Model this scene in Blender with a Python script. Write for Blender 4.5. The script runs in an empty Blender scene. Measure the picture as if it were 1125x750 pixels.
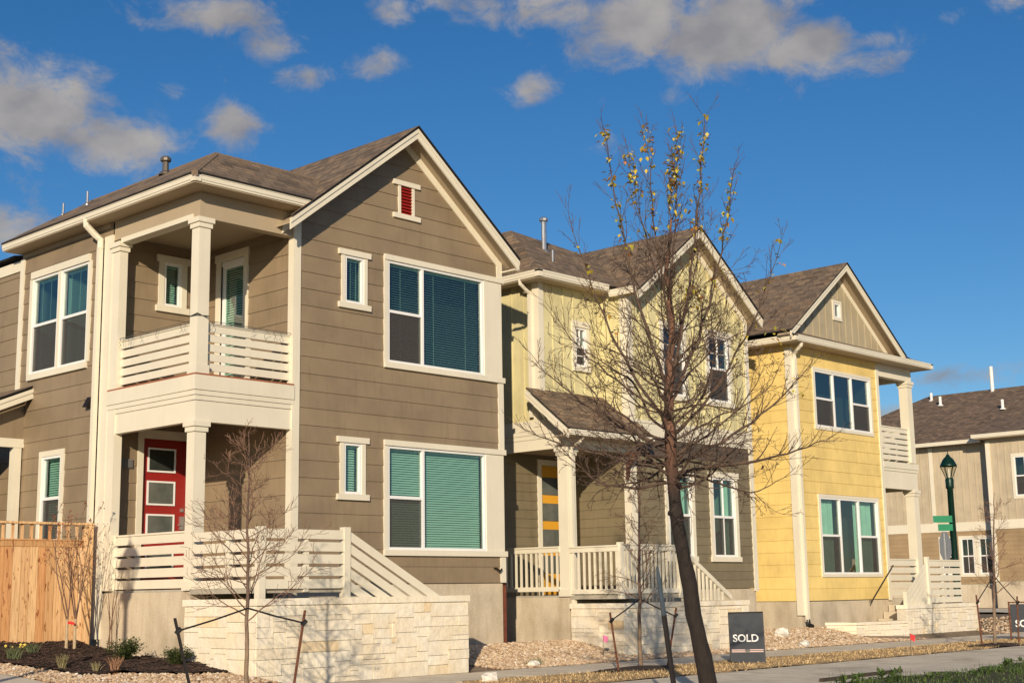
import bpy, math, random
import numpy as np
from mathutils import Vector, noise
random.seed(7)
rnd = random.random
uni = random.uniform
scene = bpy.context.scene
COL = scene.collection
R = math.radians

# ------------------------------------------------------------------ materials
def new_mat(name):
    m = bpy.data.materials.new(name); m.use_nodes = True
    nt = m.node_tree; b = nt.nodes['Principled BSDF']
    return m, nt, b
def nn(nt, t, **kw):
    n = nt.nodes.new(t)
    for k, v in kw.items():
        if k in n.inputs.keys(): n.inputs[k].default_value = v
        else: setattr(n, k, v)
    return n
def coords(nt, scale=(1, 1, 1), src='Object'):
    tc = nn(nt, 'ShaderNodeTexCoord'); mp = nn(nt, 'ShaderNodeMapping')
    mp.inputs['Scale'].default_value = scale
    nt.links.new(tc.outputs[src], mp.inputs['Vector']); return mp.outputs['Vector']
def ramp(nt, fac, stops):
    r = nn(nt, 'ShaderNodeValToRGB'); e = r.color_ramp.elements
    e[0].position, e[0].color = stops[0][0], (*stops[0][1], 1)
    e[1].position, e[1].color = stops[-1][0], (*stops[-1][1], 1)
    for p, c in stops[1:-1]:
        x = e.new(p); x.color = (*c, 1)
    nt.links.new(fac, r.inputs['Fac']); return r.outputs['Color']
def mixc(nt, a, b, fac, mode='MIX'):
    m = nn(nt, 'ShaderNodeMix', data_type='RGBA', blend_type=mode)
    for i, v in ((0, fac), (6, a), (7, b)):
        if isinstance(v, (int, float)): m.inputs[i].default_value = v
        elif isinstance(v, tuple): m.inputs[i].default_value = (*v, 1) if len(v) == 3 else v
        else: nt.links.new(v, m.inputs[i])
    return m.outputs[2]
def noise_t(nt, vec, scale, detail=4, rough=.55):
    n = nn(nt, 'ShaderNodeTexNoise'); n.inputs['Scale'].default_value = scale
    n.inputs['Detail'].default_value = detail; n.inputs['Roughness'].default_value = rough
    nt.links.new(vec, n.inputs['Vector']); return n.outputs['Fac']
def bump(nt, b, h, strength=.3, dist=.01):
    n = nn(nt, 'ShaderNodeBump'); n.inputs['Strength'].default_value = strength
    n.inputs['Distance'].default_value = dist
    nt.links.new(h, n.inputs['Height']); nt.links.new(n.outputs[0], b.inputs['Normal'])
def painted(name, col, rough=.55, var=.09, dirt=.16, tintvar=.0):
    """paint: base colour, faint patchiness, light streaky dirt, per-board tint"""
    m, nt, b = new_mat(name)
    v = coords(nt)
    n1 = noise_t(nt, v, 1.3, 5); n2 = noise_t(nt, coords(nt, (6, 6, .7)), 2.0, 5)
    d = tuple(c*(1-var*2) for c in col); l = tuple(min(1, c*(1+var)) for c in col)
    c = ramp(nt, n1, [(.3, d), (.55, col), (.75, l)])
    dirtc = tuple(c_*k for c_, k in zip(col, (.62, .58, .5)))
    f = nn(nt, 'ShaderNodeMapRange'); f.inputs[1].default_value = .52; f.inputs[2].default_value = .8
    f.inputs[4].default_value = dirt*3
    nt.links.new(n2, f.inputs[0])
    c = mixc(nt, c, dirtc, f.outputs[0])
    if tintvar:
        at = nn(nt, 'ShaderNodeAttribute', attribute_name='tint')
        f2 = nn(nt, 'ShaderNodeMapRange'); f2.inputs[3].default_value = 1-tintvar; f2.inputs[4].default_value = 1+tintvar
        nt.links.new(at.outputs['Fac'], f2.inputs[0])
        c = mixc(nt, c, f2.outputs[0], 1.0, 'MULTIPLY')
    nt.links.new(c, b.inputs['Base Color']); b.inputs['Roughness'].default_value = rough
    bump(nt, b, noise_t(nt, coords(nt, (3, 3, 30)), 6, 6, .7), .12, .004)
    return m
def simple(name, col, rough=.6, metal=0, var=.15, scale=6, bs=.2):
    m, nt, b = new_mat(name)
    n = noise_t(nt, coords(nt), scale, 5)
    c = ramp(nt, n, [(.3, tuple(x*(1-var) for x in col)), (.7, tuple(min(1, x*(1+var)) for x in col))])
    nt.links.new(c, b.inputs['Base Color']); b.inputs['Roughness'].default_value = rough
    b.inputs['Metallic'].default_value = metal
    if bs: bump(nt, b, n, bs, .01)
    return m
def tinted(name, stops, rough=.8, nscale=14, nvar=.35, bs=.5, bd=.01, stretch=(1, 1, 1), extra=None):
    """colour picked per piece by the 'tint' attribute, broken up by noise"""
    m, nt, b = new_mat(name)
    at = nn(nt, 'ShaderNodeAttribute', attribute_name='tint')
    c = ramp(nt, at.outputs['Fac'], stops)
    n = noise_t(nt, coords(nt, stretch), nscale, 6, .65)
    f = nn(nt, 'ShaderNodeMapRange'); f.inputs[1].default_value = .25; f.inputs[2].default_value = .75
    f.inputs[3].default_value = 1-nvar; f.inputs[4].default_value = 1+nvar*.6
    nt.links.new(n, f.inputs[0])
    c = mixc(nt, c, f.outputs[0], 1.0, 'MULTIPLY')
    if extra: c = extra(nt, c)
    nt.links.new(c, b.inputs['Base Color']); b.inputs['Roughness'].default_value = rough
    if bs: bump(nt, b, n, bs, bd)
    return m
def shingles(name, base, k=1.0):
    m, nt, b = new_mat(name)
    tc = nn(nt, 'ShaderNodeTexCoord')
    br = nn(nt, 'ShaderNodeTexBrick'); br.offset = .37; br.squash = 1
    for i, v in (('Scale', 1), ('Mortar Size', .006), ('Mortar Smooth', .3), ('Bias', 0), ('Brick Width', .23), ('Row Height', .14)):
        br.inputs[i].default_value = v
    br.inputs['Color1'].default_value = (0, 0, 0, 1); br.inputs['Color2'].default_value = (1, 1, 1, 1)
    br.inputs['Mortar'].default_value = (.5, .5, .5, 1)
    nt.links.new(tc.outputs['UV'], br.inputs['Vector'])
    bw = nn(nt, 'ShaderNodeRGBToBW'); nt.links.new(br.outputs['Color'], bw.inputs[0])
    c = ramp(nt, bw.outputs[0], [(0, tuple(x*.55 for x in base)), (.35, tuple(x*.85 for x in base)), (.6, base), (.8, (base[0]*1.35, base[1]*1.3, base[2]*1.2)), (1, (base[0]*.95, base[1]*.85, base[2]*.75))])
    g = noise_t(nt, coords(nt), 60, 3, .8)
    c = mixc(nt, c, ramp(nt, g, [(.3, (.6, .6, .6)), (.7, (1.35, 1.35, 1.35))]), 1.0, 'MULTIPLY')
    g2 = noise_t(nt, coords(nt), .8, 4)
    c = mixc(nt, c, ramp(nt, g2, [(.3, (.94, .94, .94)), (.7, (1.05, 1.05, 1.04))]), 1.0, 'MULTIPLY')
    c = mixc(nt, c, (.012, .01, .009), br.outputs['Fac'])
    nt.links.new(c, b.inputs['Base Color']); b.inputs['Roughness'].default_value = .92
    # saw-tooth course height
    sp = nn(nt, 'ShaderNodeSeparateXYZ'); nt.links.new(tc.outputs['UV'], sp.inputs[0])
    mm = nn(nt, 'ShaderNodeMath', operation='PINGPONG'); mm.operation = 'FRACT'
    dv = nn(nt, 'ShaderNodeMath', operation='DIVIDE'); dv.inputs[1].default_value = .14
    nt.links.new(sp.outputs['Y'], dv.inputs[0]); nt.links.new(dv.outputs[0], mm.inputs[0])
    ad = nn(nt, 'ShaderNodeMath', operation='SUBTRACT'); nt.links.new(bw.outputs[0], ad.inputs[0]); nt.links.new(mm.outputs[0], ad.inputs[1])
    bump(nt, b, ad.outputs[0], .8, .012)
    return m

M = {}
M['tan'] = painted('tan_siding', (.272, .205, .128), tintvar=.05)
M['olive'] = painted('olive_siding', (.20, .165, .098), tintvar=.05)
M['lime'] = painted('pale_green_siding', (.66, .60, .33), tintvar=.03)
M['yellow'] = painted('yellow_siding', (.80, .60, .215), tintvar=.03)
M['khaki'] = painted('khaki_siding', (.42, .36, .24), tintvar=.03)
M['beige'] = painted('beige_siding', (.52, .44, .31), tintvar=.03)
M['brown2'] = painted('warm_brown_siding', (.36, .255, .14), tintvar=.05)
M['trim'] = painted('cream_trim', (.74, .69, .55), rough=.5, var=.03, dirt=.05)
M['soffit'] = painted('shaded_soffit_paint', (.40, .32, .215), rough=.6, var=.03, dirt=.05)  # darker tan: the shade under the eaves is put into this colour
M['beam'] = painted('shaded_beam_paint', (.42, .34, .23), rough=.6, var=.03, dirt=.05)  # cream trim darkened to tan, eave shade painted into the beam
M['vinyl'] = painted('white_vinyl', (.82, .82, .80), rough=.35, var=.02, dirt=.02)
M['red'] = painted('red_paint', (.30, .018, .014), rough=.4, var=.05, dirt=.04)
M['mustard'] = painted('mustard_door_paint', (.72, .36, .03), rough=.4, var=.03, dirt=.03)
M['deckedge'] = painted('deck_edge_wood', (.36, .13, .06), var=.1)
M['brownband'] = painted('brown_band', (.105, .08, .055), tintvar=.05)
M['roof'] = shingles('roof_shingles', (.215, .155, .102))
M['roof4'] = shingles('far_roof_shingles', (.20, .14, .095))
M['joint'] = simple('siding_joint', (.05, .04, .03), .9, 0, .1, 5, 0)
M['flash'] = simple('dark_flashing', (.03, .027, .025), .5)
M['galv'] = simple('galvanised_pipe', (.45, .45, .45), .35, .8)
M['whitepipe'] = simple('white_pipe', (.75, .74, .7), .5)
M['black'] = simple('black_plastic', (.012, .012, .012), .5)
M['rust'] = simple('rusty_steel', (.13, .045, .022), .8, 0, .4, 20)
M['darkpost'] = simple('dark_steel', (.022, .018, .018), .6, .3)
M['bluegrey'] = simple('blue_grey_paint', (.05, .07, .09), .5)
M['strap'] = simple('black_strap', (.01, .01, .01), .6)
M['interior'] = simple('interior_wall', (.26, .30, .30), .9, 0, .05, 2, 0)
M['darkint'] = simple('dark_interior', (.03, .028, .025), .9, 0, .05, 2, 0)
M['blind'] = simple('blind_slats', (.72, .74, .70), .5, 0, .03, 3, 0)
M['curtain'] = simple('curtain_cloth', (.55, .60, .55), .9, 0, .1, 3, .1)
M['greenmetal'] = simple('dark_green_metal', (.004, .030, .020), .4, .3, .1)
M['signgreen'] = simple('sign_green', (.0, .20, .085), .4, 0, .05, 4, 0)
M['signback'] = simple('sign_back_aluminium', (.36, .37, .38), .45, .5, .08, 4, .05)
M['signdark'] = simple('slate_sign_paint', (.040, .046, .055), .8, 0, .12, 8, .05)
M['lettering'] = simple('white_lettering', (.8, .8, .78), .5, 0, .02, 3, 0)
M['signline'] = simple('pink_sign_line', (.62, .42, .38), .5, 0, .02, 3, 0)
M['pink'] = simple('pink_flag', (.9, .22, .42), .6, 0, .05, 3, 0)
M['redflag'] = simple('red_flag', (.75, .03, .03), .6, 0, .05, 3, 0)
M['wire'] = simple('grey_wire', (.08, .08, .07), .6)
M['bronze'] = simple('aged_metal', (.13, .11, .09), .5, .5)
M['copper'] = simple('sconce_bronze', (.03, .02, .015), .4, .5)

def concrete(name, col, stain=.25, bs=.25, sc=1.0):
    m, nt, b = new_mat(name)
    v = coords(nt)
    n1 = noise_t(nt, v, .9*sc, 7, .6); n2 = noise_t(nt, v, 45*sc, 4, .7); n3 = noise_t(nt, coords(nt, (2, 2, .5)), 1.7*sc, 6, .65)
    c = ramp(nt, n1, [(.3, tuple(x*(1-stain) for x in col)), (.5, col), (.72, tuple(min(1, x*1.12) for x in col))])
    c = mixc(nt, c, ramp(nt, n2, [(.3, (.85, .85, .85)), (.7, (1.1, 1.1, 1.1))]), 1.0, 'MULTIPLY')
    c = mixc(nt, c, ramp(nt, n3, [(.45, (1, 1, 1)), (.7, (.78, .75, .70))]), 1.0, 'MULTIPLY')
    nt.links.new(c, b.inputs['Base Color']); b.inputs['Roughness'].default_value = .9
    bump(nt, b, n2, bs, .005)
    return m
M['foundation'] = concrete('foundation_concrete', (.58, .50, .37))
M['sidewalk'] = concrete('sidewalk_concrete', (.72, .64, .50), .15)
M['road'] = concrete('road_concrete', (.74, .66, .51), .3, .35)
M['deck'] = concrete('porch_deck', (.40, .37, .30), .1)
def stone_extra(nt, c):
    n = noise_t(nt, coords(nt), 2.2, 4)
    return mixc(nt, c, ramp(nt, n, [(.35, (1, 1, 1)), (.62, (1.0, .95, .86)), (.8, (.97, .86, .68))]), 1.0, 'MULTIPLY')
M['stone'] = tinted('limestone_blocks', [(0, (.76, .70, .57)), (.35, (.81, .75, .62)), (.93, (.84, .79, .66)), (.98, (.80, .68, .48)), (1, (.74, .58, .36))], .9, 9, .12, .8, .025, extra=stone_extra)
M['mortar'] = simple('mortar', (.60, .55, .44), .95, 0, .15, 20)
def wood_extra(nt, c):
    w = noise_t(nt, coords(nt, (14, 14, .8)), 3, 6, .65)
    c = mixc(nt, c, ramp(nt, w, [(.35, (.74, .62, .5)), (.5, (1, 1, 1)), (.7, (1.12, 1.08, 1.0))]), 1.0, 'MULTIPLY')
    k = noise_t(nt, coords(nt, (9, 9, 2.5)), 2.3, 2)
    return mixc(nt, c, ramp(nt, k, [(.64, (1, 1, 1)), (.69, (.45, .28, .17))]), 1.0, 'MULTIPLY')
M['cedar'] = tinted('cedar_fence', [(0, (.56, .32, .14)), (.25, (.76, .50, .26)), (.55, (.60, .29, .11)), (.7, (.72, .45, .21)), (1, (.86, .62, .36))], .75, 5, .15, .3, .004, (8, 8, .6), extra=wood_extra)
M['gravel'] = tinted('river_gravel', [(0, (.26, .16, .09)), (.35, (.50, .35, .21)), (.65, (.62, .47, .31)), (.93, (.68, .56, .40)), (.97, (.85, .80, .70)), (1, (.40, .23, .13))], .85, 30, .2, .3, .004)
def soil(name, a, b_, sc=18, bs=1.0, bd=.05):
    m, nt, b = new_mat(name)
    n = noise_t(nt, coords(nt), sc, 8, .75); n1 = noise_t(nt, coords(nt), 1.1, 4)
    c = ramp(nt, n, [(.3, a), (.7, b_)])
    c = mixc(nt, c, ramp(nt, n1, [(.3, (.75, .75, .75)), (.7, (1.2, 1.15, 1.1))]), 1.0, 'MULTIPLY')
    nt.links.new(c, b.inputs['Base Color']); b.inputs['Roughness'].default_value = .95
    bump(nt, b, n, bs, bd); return m
M['mulch'] = soil('dark_mulch', (.018, .010, .007), (.075, .042, .028), 26)
M['mulchbit'] = tinted('mulch_chips', [(0, (.02, .011, .008)), (1, (.09, .05, .035))], .9, 20, .3, 0)
M['gravelbed'] = soil('gravel_bed', (.22, .15, .10), (.48, .37, .27), 22)
M['ground'] = soil('bare_ground', (.16, .12, .075), (.30, .23, .15), 6)
M['drybase'] = soil('dry_turf', (.36, .23, .10), (.66, .47, .23), 30)
M['dryblade'] = tinted('dry_grass_blades', [(0, (.50, .32, .13)), (.5, (.74, .53, .26)), (.95, (.85, .66, .38)), (1, (.30, .30, .08))], .8, 10, .15, 0)
M['verge'] = soil('weedy_verge', (.03, .035, .012), (.09, .08, .035), 10)
M['weed'] = tinted('green_weeds', [(0, (.03, .055, .010)), (.5, (.055, .10, .018)), (1, (.10, .15, .035))], .65, 10, .25, 0)
M['juniper'] = tinted('shrub_leaves', [(0, (.035, .055, .015)), (.6, (.07, .10, .025)), (1, (.12, .14, .045))], .6, 10, .25, 0)
M['tuft'] = tinted('straw_tuft', [(0, (.12, .12, .04)), (1, (.30, .24, .11))], .7, 10, .2, 0)
M['tuftr'] = tinted('russet_tuft', [(0, (.22, .10, .05)), (1, (.38, .22, .12))], .7, 10, .2, 0)
M['flower'] = simple('yellow_flowers', (.8, .62, .12), .6)
M['leafy'] = tinted('autumn_leaves', [(0, (.62, .46, .05)), (.5, (.50, .42, .05)), (.72, (.36, .36, .06)), (.88, (.50, .20, .04)), (1, (.24, .09, .04))], .55, 10, .2, 0)
M['leafred'] = tinted('red_brown_leaves', [(0, (.30, .05, .03)), (1, (.22, .10, .05))], .6, 10, .2, 0)
def bark(name, lo, hi, z0, z1):
    m, nt, b = new_mat(name)
    n = noise_t(nt, coords(nt, (1, 1, .35)), 22, 6, .7)
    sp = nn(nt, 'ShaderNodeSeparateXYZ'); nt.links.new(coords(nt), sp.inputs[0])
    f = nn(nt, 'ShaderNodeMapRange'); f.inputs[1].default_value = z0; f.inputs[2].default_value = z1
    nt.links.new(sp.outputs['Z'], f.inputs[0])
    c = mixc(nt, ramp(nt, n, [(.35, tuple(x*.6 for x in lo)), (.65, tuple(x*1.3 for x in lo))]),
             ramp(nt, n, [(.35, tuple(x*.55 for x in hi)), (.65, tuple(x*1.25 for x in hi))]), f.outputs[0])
    nt.links.new(c, b.inputs['Base Color']); b.inputs['Roughness'].default_value = .85
    bump(nt, b, n, .8, .02); return m
M['bark'] = bark('tree_bark', (.022, .015, .012), (.19, .095, .06), 2.3, 3.0)  # near-black lower trunk is shade painted into the bark colour
M['twig'] = simple('twig_bark', (.088, .055, .038), .8, 0, .4, 12, 0)
M['sapbark'] = bark('sapling_bark', (.24, .17, .11), (.15, .095, .07), .6, 1.2)
M['saptwig'] = simple('sapling_twigs', (.17, .095, .06), .8, 0, .3, 12, 0)
M['paletrunk'] = simple('pale_stem', (.42, .32, .20), .8, 0, .2, 12)
M['rock'] = simple('white_rock', (.7, .66, .58), .9, 0, .15, 8, .5)

def glass(name, tint, refl=1.0, add=.05):
    m = bpy.data.materials.new(name); m.use_nodes = True; nt = m.node_tree
    nt.nodes.clear()
    o = nn(nt, 'ShaderNodeOutputMaterial'); mx = nn(nt, 'ShaderNodeMixShader')
    t = nn(nt, 'ShaderNodeBsdfTransparent'); t.inputs[0].default_value = (*tint, 1)
    g = nn(nt, 'ShaderNodeBsdfGlossy'); g.inputs['Roughness'].default_value = .015
    ge = nn(nt, 'ShaderNodeNewGeometry'); dt = nn(nt, 'ShaderNodeVectorMath', operation='DOT_PRODUCT')
    nt.links.new(ge.outputs['Normal'], dt.inputs[0]); nt.links.new(ge.outputs['Incoming'], dt.inputs[1])
    ab = nn(nt, 'ShaderNodeMath', operation='ABSOLUTE'); nt.links.new(dt.outputs['Value'], ab.inputs[0])
    om = nn(nt, 'ShaderNodeMath', operation='SUBTRACT'); om.inputs[0].default_value = 1; nt.links.new(ab.outputs[0], om.inputs[1])
    fr = nn(nt, 'ShaderNodeMath', operation='POWER'); fr.inputs[1].default_value = 4.0; nt.links.new(om.outputs[0], fr.inputs[0])
    ma = nn(nt, 'ShaderNodeMath', operation='MULTIPLY_ADD'); ma.inputs[1].default_value = refl; ma.inputs[2].default_value = add
    n = noise_t(nt, coords(nt), 1.6, 2)
    bp = nn(nt, 'ShaderNodeBump'); bp.inputs['Strength'].default_value = .06; bp.inputs['Distance'].default_value = .02
    nt.links.new(n, bp.inputs['Height']); nt.links.new(bp.outputs[0], g.inputs['Normal'])
    nt.links.new(fr.outputs[0], ma.inputs[0]); nt.links.new(ma.outputs[0], mx.inputs[0])
    nt.links.new(t.outputs[0], mx.inputs[1]); nt.links.new(g.outputs[0], mx.inputs[2]); nt.links.new(mx.outputs[0], o.inputs[0])
    return m
M['glass'] = glass('window_glass', (.60, .86, .765), 1.5, .15)
M['lampglass'] = glass('lantern_glass', (.85, .85, .8), 1.0, .02)
def screenmat():
    m = bpy.data.materials.new('insect_screen'); m.use_nodes = True; nt = m.node_tree; nt.nodes.clear()
    o = nn(nt, 'ShaderNodeOutputMaterial'); mx = nn(nt, 'ShaderNodeMixShader'); mx.inputs[0].default_value = .62
    t = nn(nt, 'ShaderNodeBsdfTransparent'); d = nn(nt, 'ShaderNodeBsdfDiffuse'); d.inputs[0].default_value = (.085, .075, .07, 1)
    nt.links.new(t.outputs[0], mx.inputs[1]); nt.links.new(d.outputs[0], mx.inputs[2]); nt.links.new(mx.outputs[0], o.inputs[0]); return m
M['screen'] = screenmat()

# ------------------------------------------------------------------ mesh builder
ORIG = {}
class MB:
    def __init__(s): s.v = []; s.f = []; s.t = []; s.uv = None
    def face(s, pts, t=None):
        i = len(s.v); s.v += [tuple(p) for p in pts]; s.f.append(tuple(range(i, i+len(pts)))); s.t.append(rnd() if t is None else t)
    def hexa(s, p, t=None):
        t = rnd() if t is None else t
        i = len(s.v); s.v += [tuple(q) for q in p]
        for f in ((0, 3, 2, 1), (4, 5, 6, 7), (0, 1, 5, 4), (1, 2, 6, 5), (2, 3, 7, 6), (3, 0, 4, 7)):
            s.f.append(tuple(i+k for k in f)); s.t.append(t)
        return s
    def box(s, x0, x1, y0, y1, z0, z1, t=None):
        return s.hexa([(x0, y0, z0), (x1, y0, z0), (x1, y1, z0), (x0, y1, z0), (x0, y0, z1), (x1, y0, z1), (x1, y1, z1), (x0, y1, z1)], t)
    def fb(s, fr, u0, u1, z0, z1, d0, d1, t=None):
        """box on a wall frame: u along, z up, d outward"""
        return s.hexa([fr(u0, z0, d1), fr(u1, z0, d1), fr(u1, z0, d0), fr(u0, z0, d0), fr(u0, z1, d1), fr(u1, z1, d1), fr(u1, z1, d0), fr(u0, z1, d0)], t)
    def prism(s, pts, off, t=None):
        """extrude polygon pts by vector off"""
        t = rnd() if t is None else t
        n = len(pts); i = len(s.v); o = Vector(off)
        s.v += [tuple(p) for p in pts] + [tuple(Vector(p)+o) for p in pts]
        s.f.append(tuple(i+k for k in range(n))); s.f.append(tuple(i+n+k for k in reversed(range(n)))); s.t += [t, t]
        for k in range(n):
            j = (k+1) % n; s.f.append((i+k, i+j, i+n+j, i+n+k)); s.t.append(t)
        return s
    def tube(s, pts, rad, k=6, t=None, cap=True):
        t = rnd() if t is None else t
        pts = [Vector(p) for p in pts]
        if not hasattr(rad, '__len__'): rad = [rad]*len(pts)
        base = len(s.v); ref = None
        for i, p in enumerate(pts):
            a = pts[max(i-1, 0)]; b = pts[min(i+1, len(pts)-1)]; d = (b-a).normalized()
            if ref is None: ref = d.orthogonal().normalized()
            ref = (ref - d*ref.dot(d))
            ref = ref.normalized() if ref.length > 1e-4 else d.orthogonal().normalized()
            w = d.cross(ref)
            for j in range(k):
                an = 2*math.pi*j/k; s.v.append(tuple(p + (ref*math.cos(an)+w*math.sin(an))*rad[i]))
        for i in range(len(pts)-1):
            for j in range(k):
                a = base+i*k+j; b = base+i*k+(j+1) % k
                s.f.append((a, b, b+k, a+k)); s.t.append(t)
        if cap and k > 2:
            s.f.append(tuple(base+j for j in reversed(range(k)))); s.t.append(t)
            e = base+(len(pts)-1)*k; s.f.append(tuple(e+j for j in range(k))); s.t.append(t)
        return s
    def lathe(s, c, prof, k=12, t=None):
        t = rnd() if t is None else t
        base = len(s.v)
        for r_, z in prof:
            for j in range(k):
                an = 2*math.pi*j/k; s.v.append((c[0]+r_*math.cos(an), c[1]+r_*math.sin(an), c[2]+z))
        for i in range(len(prof)-1):
            for j in range(k):
                a = base+i*k+j; b = base+i*k+(j+1) % k; s.f.append((a, b, b+k, a+k)); s.t.append(t)
        return s
    def build(s, name, mat, parent=None, smooth=False):
        me = bpy.data.meshes.new(name)
        o = ORIG.get(parent.name, Vector((0, 0, 0))) if parent else Vector((0, 0, 0))
        v = [(p[0]-o.x, p[1]-o.y, p[2]-o.z) for p in s.v]
        me.from_pydata(v, [], s.f); me.materials.append(mat)
        if min(s.t) < 0:
            me.materials.append(M['joint']); me.polygons.foreach_set('material_index', [1 if t < 0 else 0 for t in s.t])
        at = me.attributes.new('tint', 'FLOAT', 'FACE'); at.data.foreach_set('value', np.array(s.t, dtype=np.float32))
        if s.uv:
            uvl = me.uv_layers.new(name='UVMap'); flat = [c for f in s.uv for p in f for c in p]
            uvl.data.foreach_set('uv', flat)
        me.validate(); me.update()
        if smooth: me.polygons.foreach_set('use_smooth', [True]*len(me.polygons))
        ob = bpy.data.objects.new(name, me); COL.objects.link(ob)
        if parent: ob.parent = parent; ORIG[ob.name] = o
        return ob
def tag(o, label, cat=None, group=None, kind=None):
    if label: o['label'] = label
    if cat: o['category'] = cat
    if group: o['group'] = group
    if kind: o['kind'] = kind
    return o
def thing(name, label, cat, loc, group=None):
    o = bpy.data.objects.new(name, None); COL.objects.link(o); o.location = loc; o.empty_display_size = .2
    ORIG[o.name] = Vector(loc); return tag(o, label, cat, group)
def struct(o): o['kind'] = 'structure'; return o

def F(y):   # wall facing the street (-Y)
    return lambda u, z, d=0: (u, y-d, z)
def L(x):   # wall facing the left side (-X)
    return lambda u, z, d=0: (x-d, u, z)

# ------------------------------------------------------------------ walls, windows
def wall(fr, u0, u1, z0, top, openings=(), kind='lap', expo=.292, zref=None, parent=None, mat=None, name='wall'):
    """top: list of (u,z) polyline giving the upper outline; openings: (u0,u1,z0,z1)"""
    mb = MB()
    if not hasattr(top, '__len__'): top = [(u0, top), (u1, top)]
    zmax = max(p[1] for p in top)
    if zref is None: zref = z0
    def span(z):  # u extent where top(u)>=z
        lo, hi = None, None
        if z <= top[0][1]: lo = u0
        if z <= top[-1][1]: hi = u1
        for (a, za), (b, zb) in zip(top, top[1:]):
            if (za-z)*(zb-z) < 0:
                u = a+(b-a)*(z-za)/(zb-za)
                if zb > za and lo is None: lo = u
                if zb < za: hi = u
        if lo is None or hi is None:
            pk = max(top, key=lambda p: p[1]); lo = hi = pk[0]
        return lo, hi
    zs = {z0, zmax}
    for o in openings:
        for z in (o[2], o[3]):
            if z0 < z < zmax: zs.add(z)
    for p in top:
        if z0 < p[1] < zmax: zs.add(p[1])
    if kind == 'lap':
        k = math.ceil((z0-zref)/expo+1e-6)
        while zref+k*expo < zmax: zs.add(zref+k*expo); k += 1
    zs = sorted(zs)
    tints = {}
    for a, b in zip(zs, zs[1:]):
        if b-a < 1e-4: continue
        zm = (a+b)/2; k = math.floor((zm-zref)/expo); ti = tints.setdefault(k, rnd())
        if kind == 'lap':
            ka = zref+k*expo
            off = lambda z: .014*(1-(z-ka)/expo)+.001
        else: off = lambda z: 0.0
        (la, ha), (lb, hb) = span(a+1e-5), span(b-1e-5)
        ops = sorted([(o[0], o[1]) for o in openings if o[2] < zm < o[3]])
        segs = []; cur = None
        edges = []
        for o in ops: edges.append(o)
        cuts = []; start = ('L', None)
        for o in edges: cuts.append((start, ('U', o[0]))); start = ('U', o[1])
        cuts.append((start, ('R', None)))
        for s, e in cuts:
            sa, sb = (la, lb) if s[0] == 'L' else (s[1], s[1])
            ea, eb = (ha, hb) if e[0] == 'R' else (e[1], e[1])
            if ea-sa < 1e-4 and eb-sb < 1e-4: continue
            mb.face([fr(sa, a, off(a)), fr(ea, a, off(a)), fr(eb, b, off(b)), fr(sb, b, off(b))], ti)
            if kind == 'lap' and abs(a-ka) < 1e-5 and a > z0+.001:
                mb.face([fr(sa, a, off(a)), fr(ea, a, off(a)), fr(ea, a, 0), fr(sa, a, 0)], ti)
    if kind == 'bb':  # battens
        u = u0+.12
        while u < u1-.05:
            zt = 0
            for (a, za), (b, zb) in zip(top, top[1:]):
                if a <= u <= b and b > a: zt = za+(zb-za)*(u-a)/(b-a)
            segs = [(z0, zt-.02)]
            for o in openings:
                if o[0]-.12 < u < o[1]+.12:
                    ns = []
                    for s0, s1 in segs:
                        if o[2]-.12 > s0: ns.append((s0, min(s1, o[2]-.12)))
                        if o[3]+.12 < s1: ns.append((max(s0, o[3]+.12), s1))
                    segs = ns
            for s0, s1 in segs:
                if s1-s0 > .03: mb.fb(fr, u-.022, u+.022, s0, s1, .0, .018, .5)
            u += .33
    return mb.build(name, mat, parent)

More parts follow.
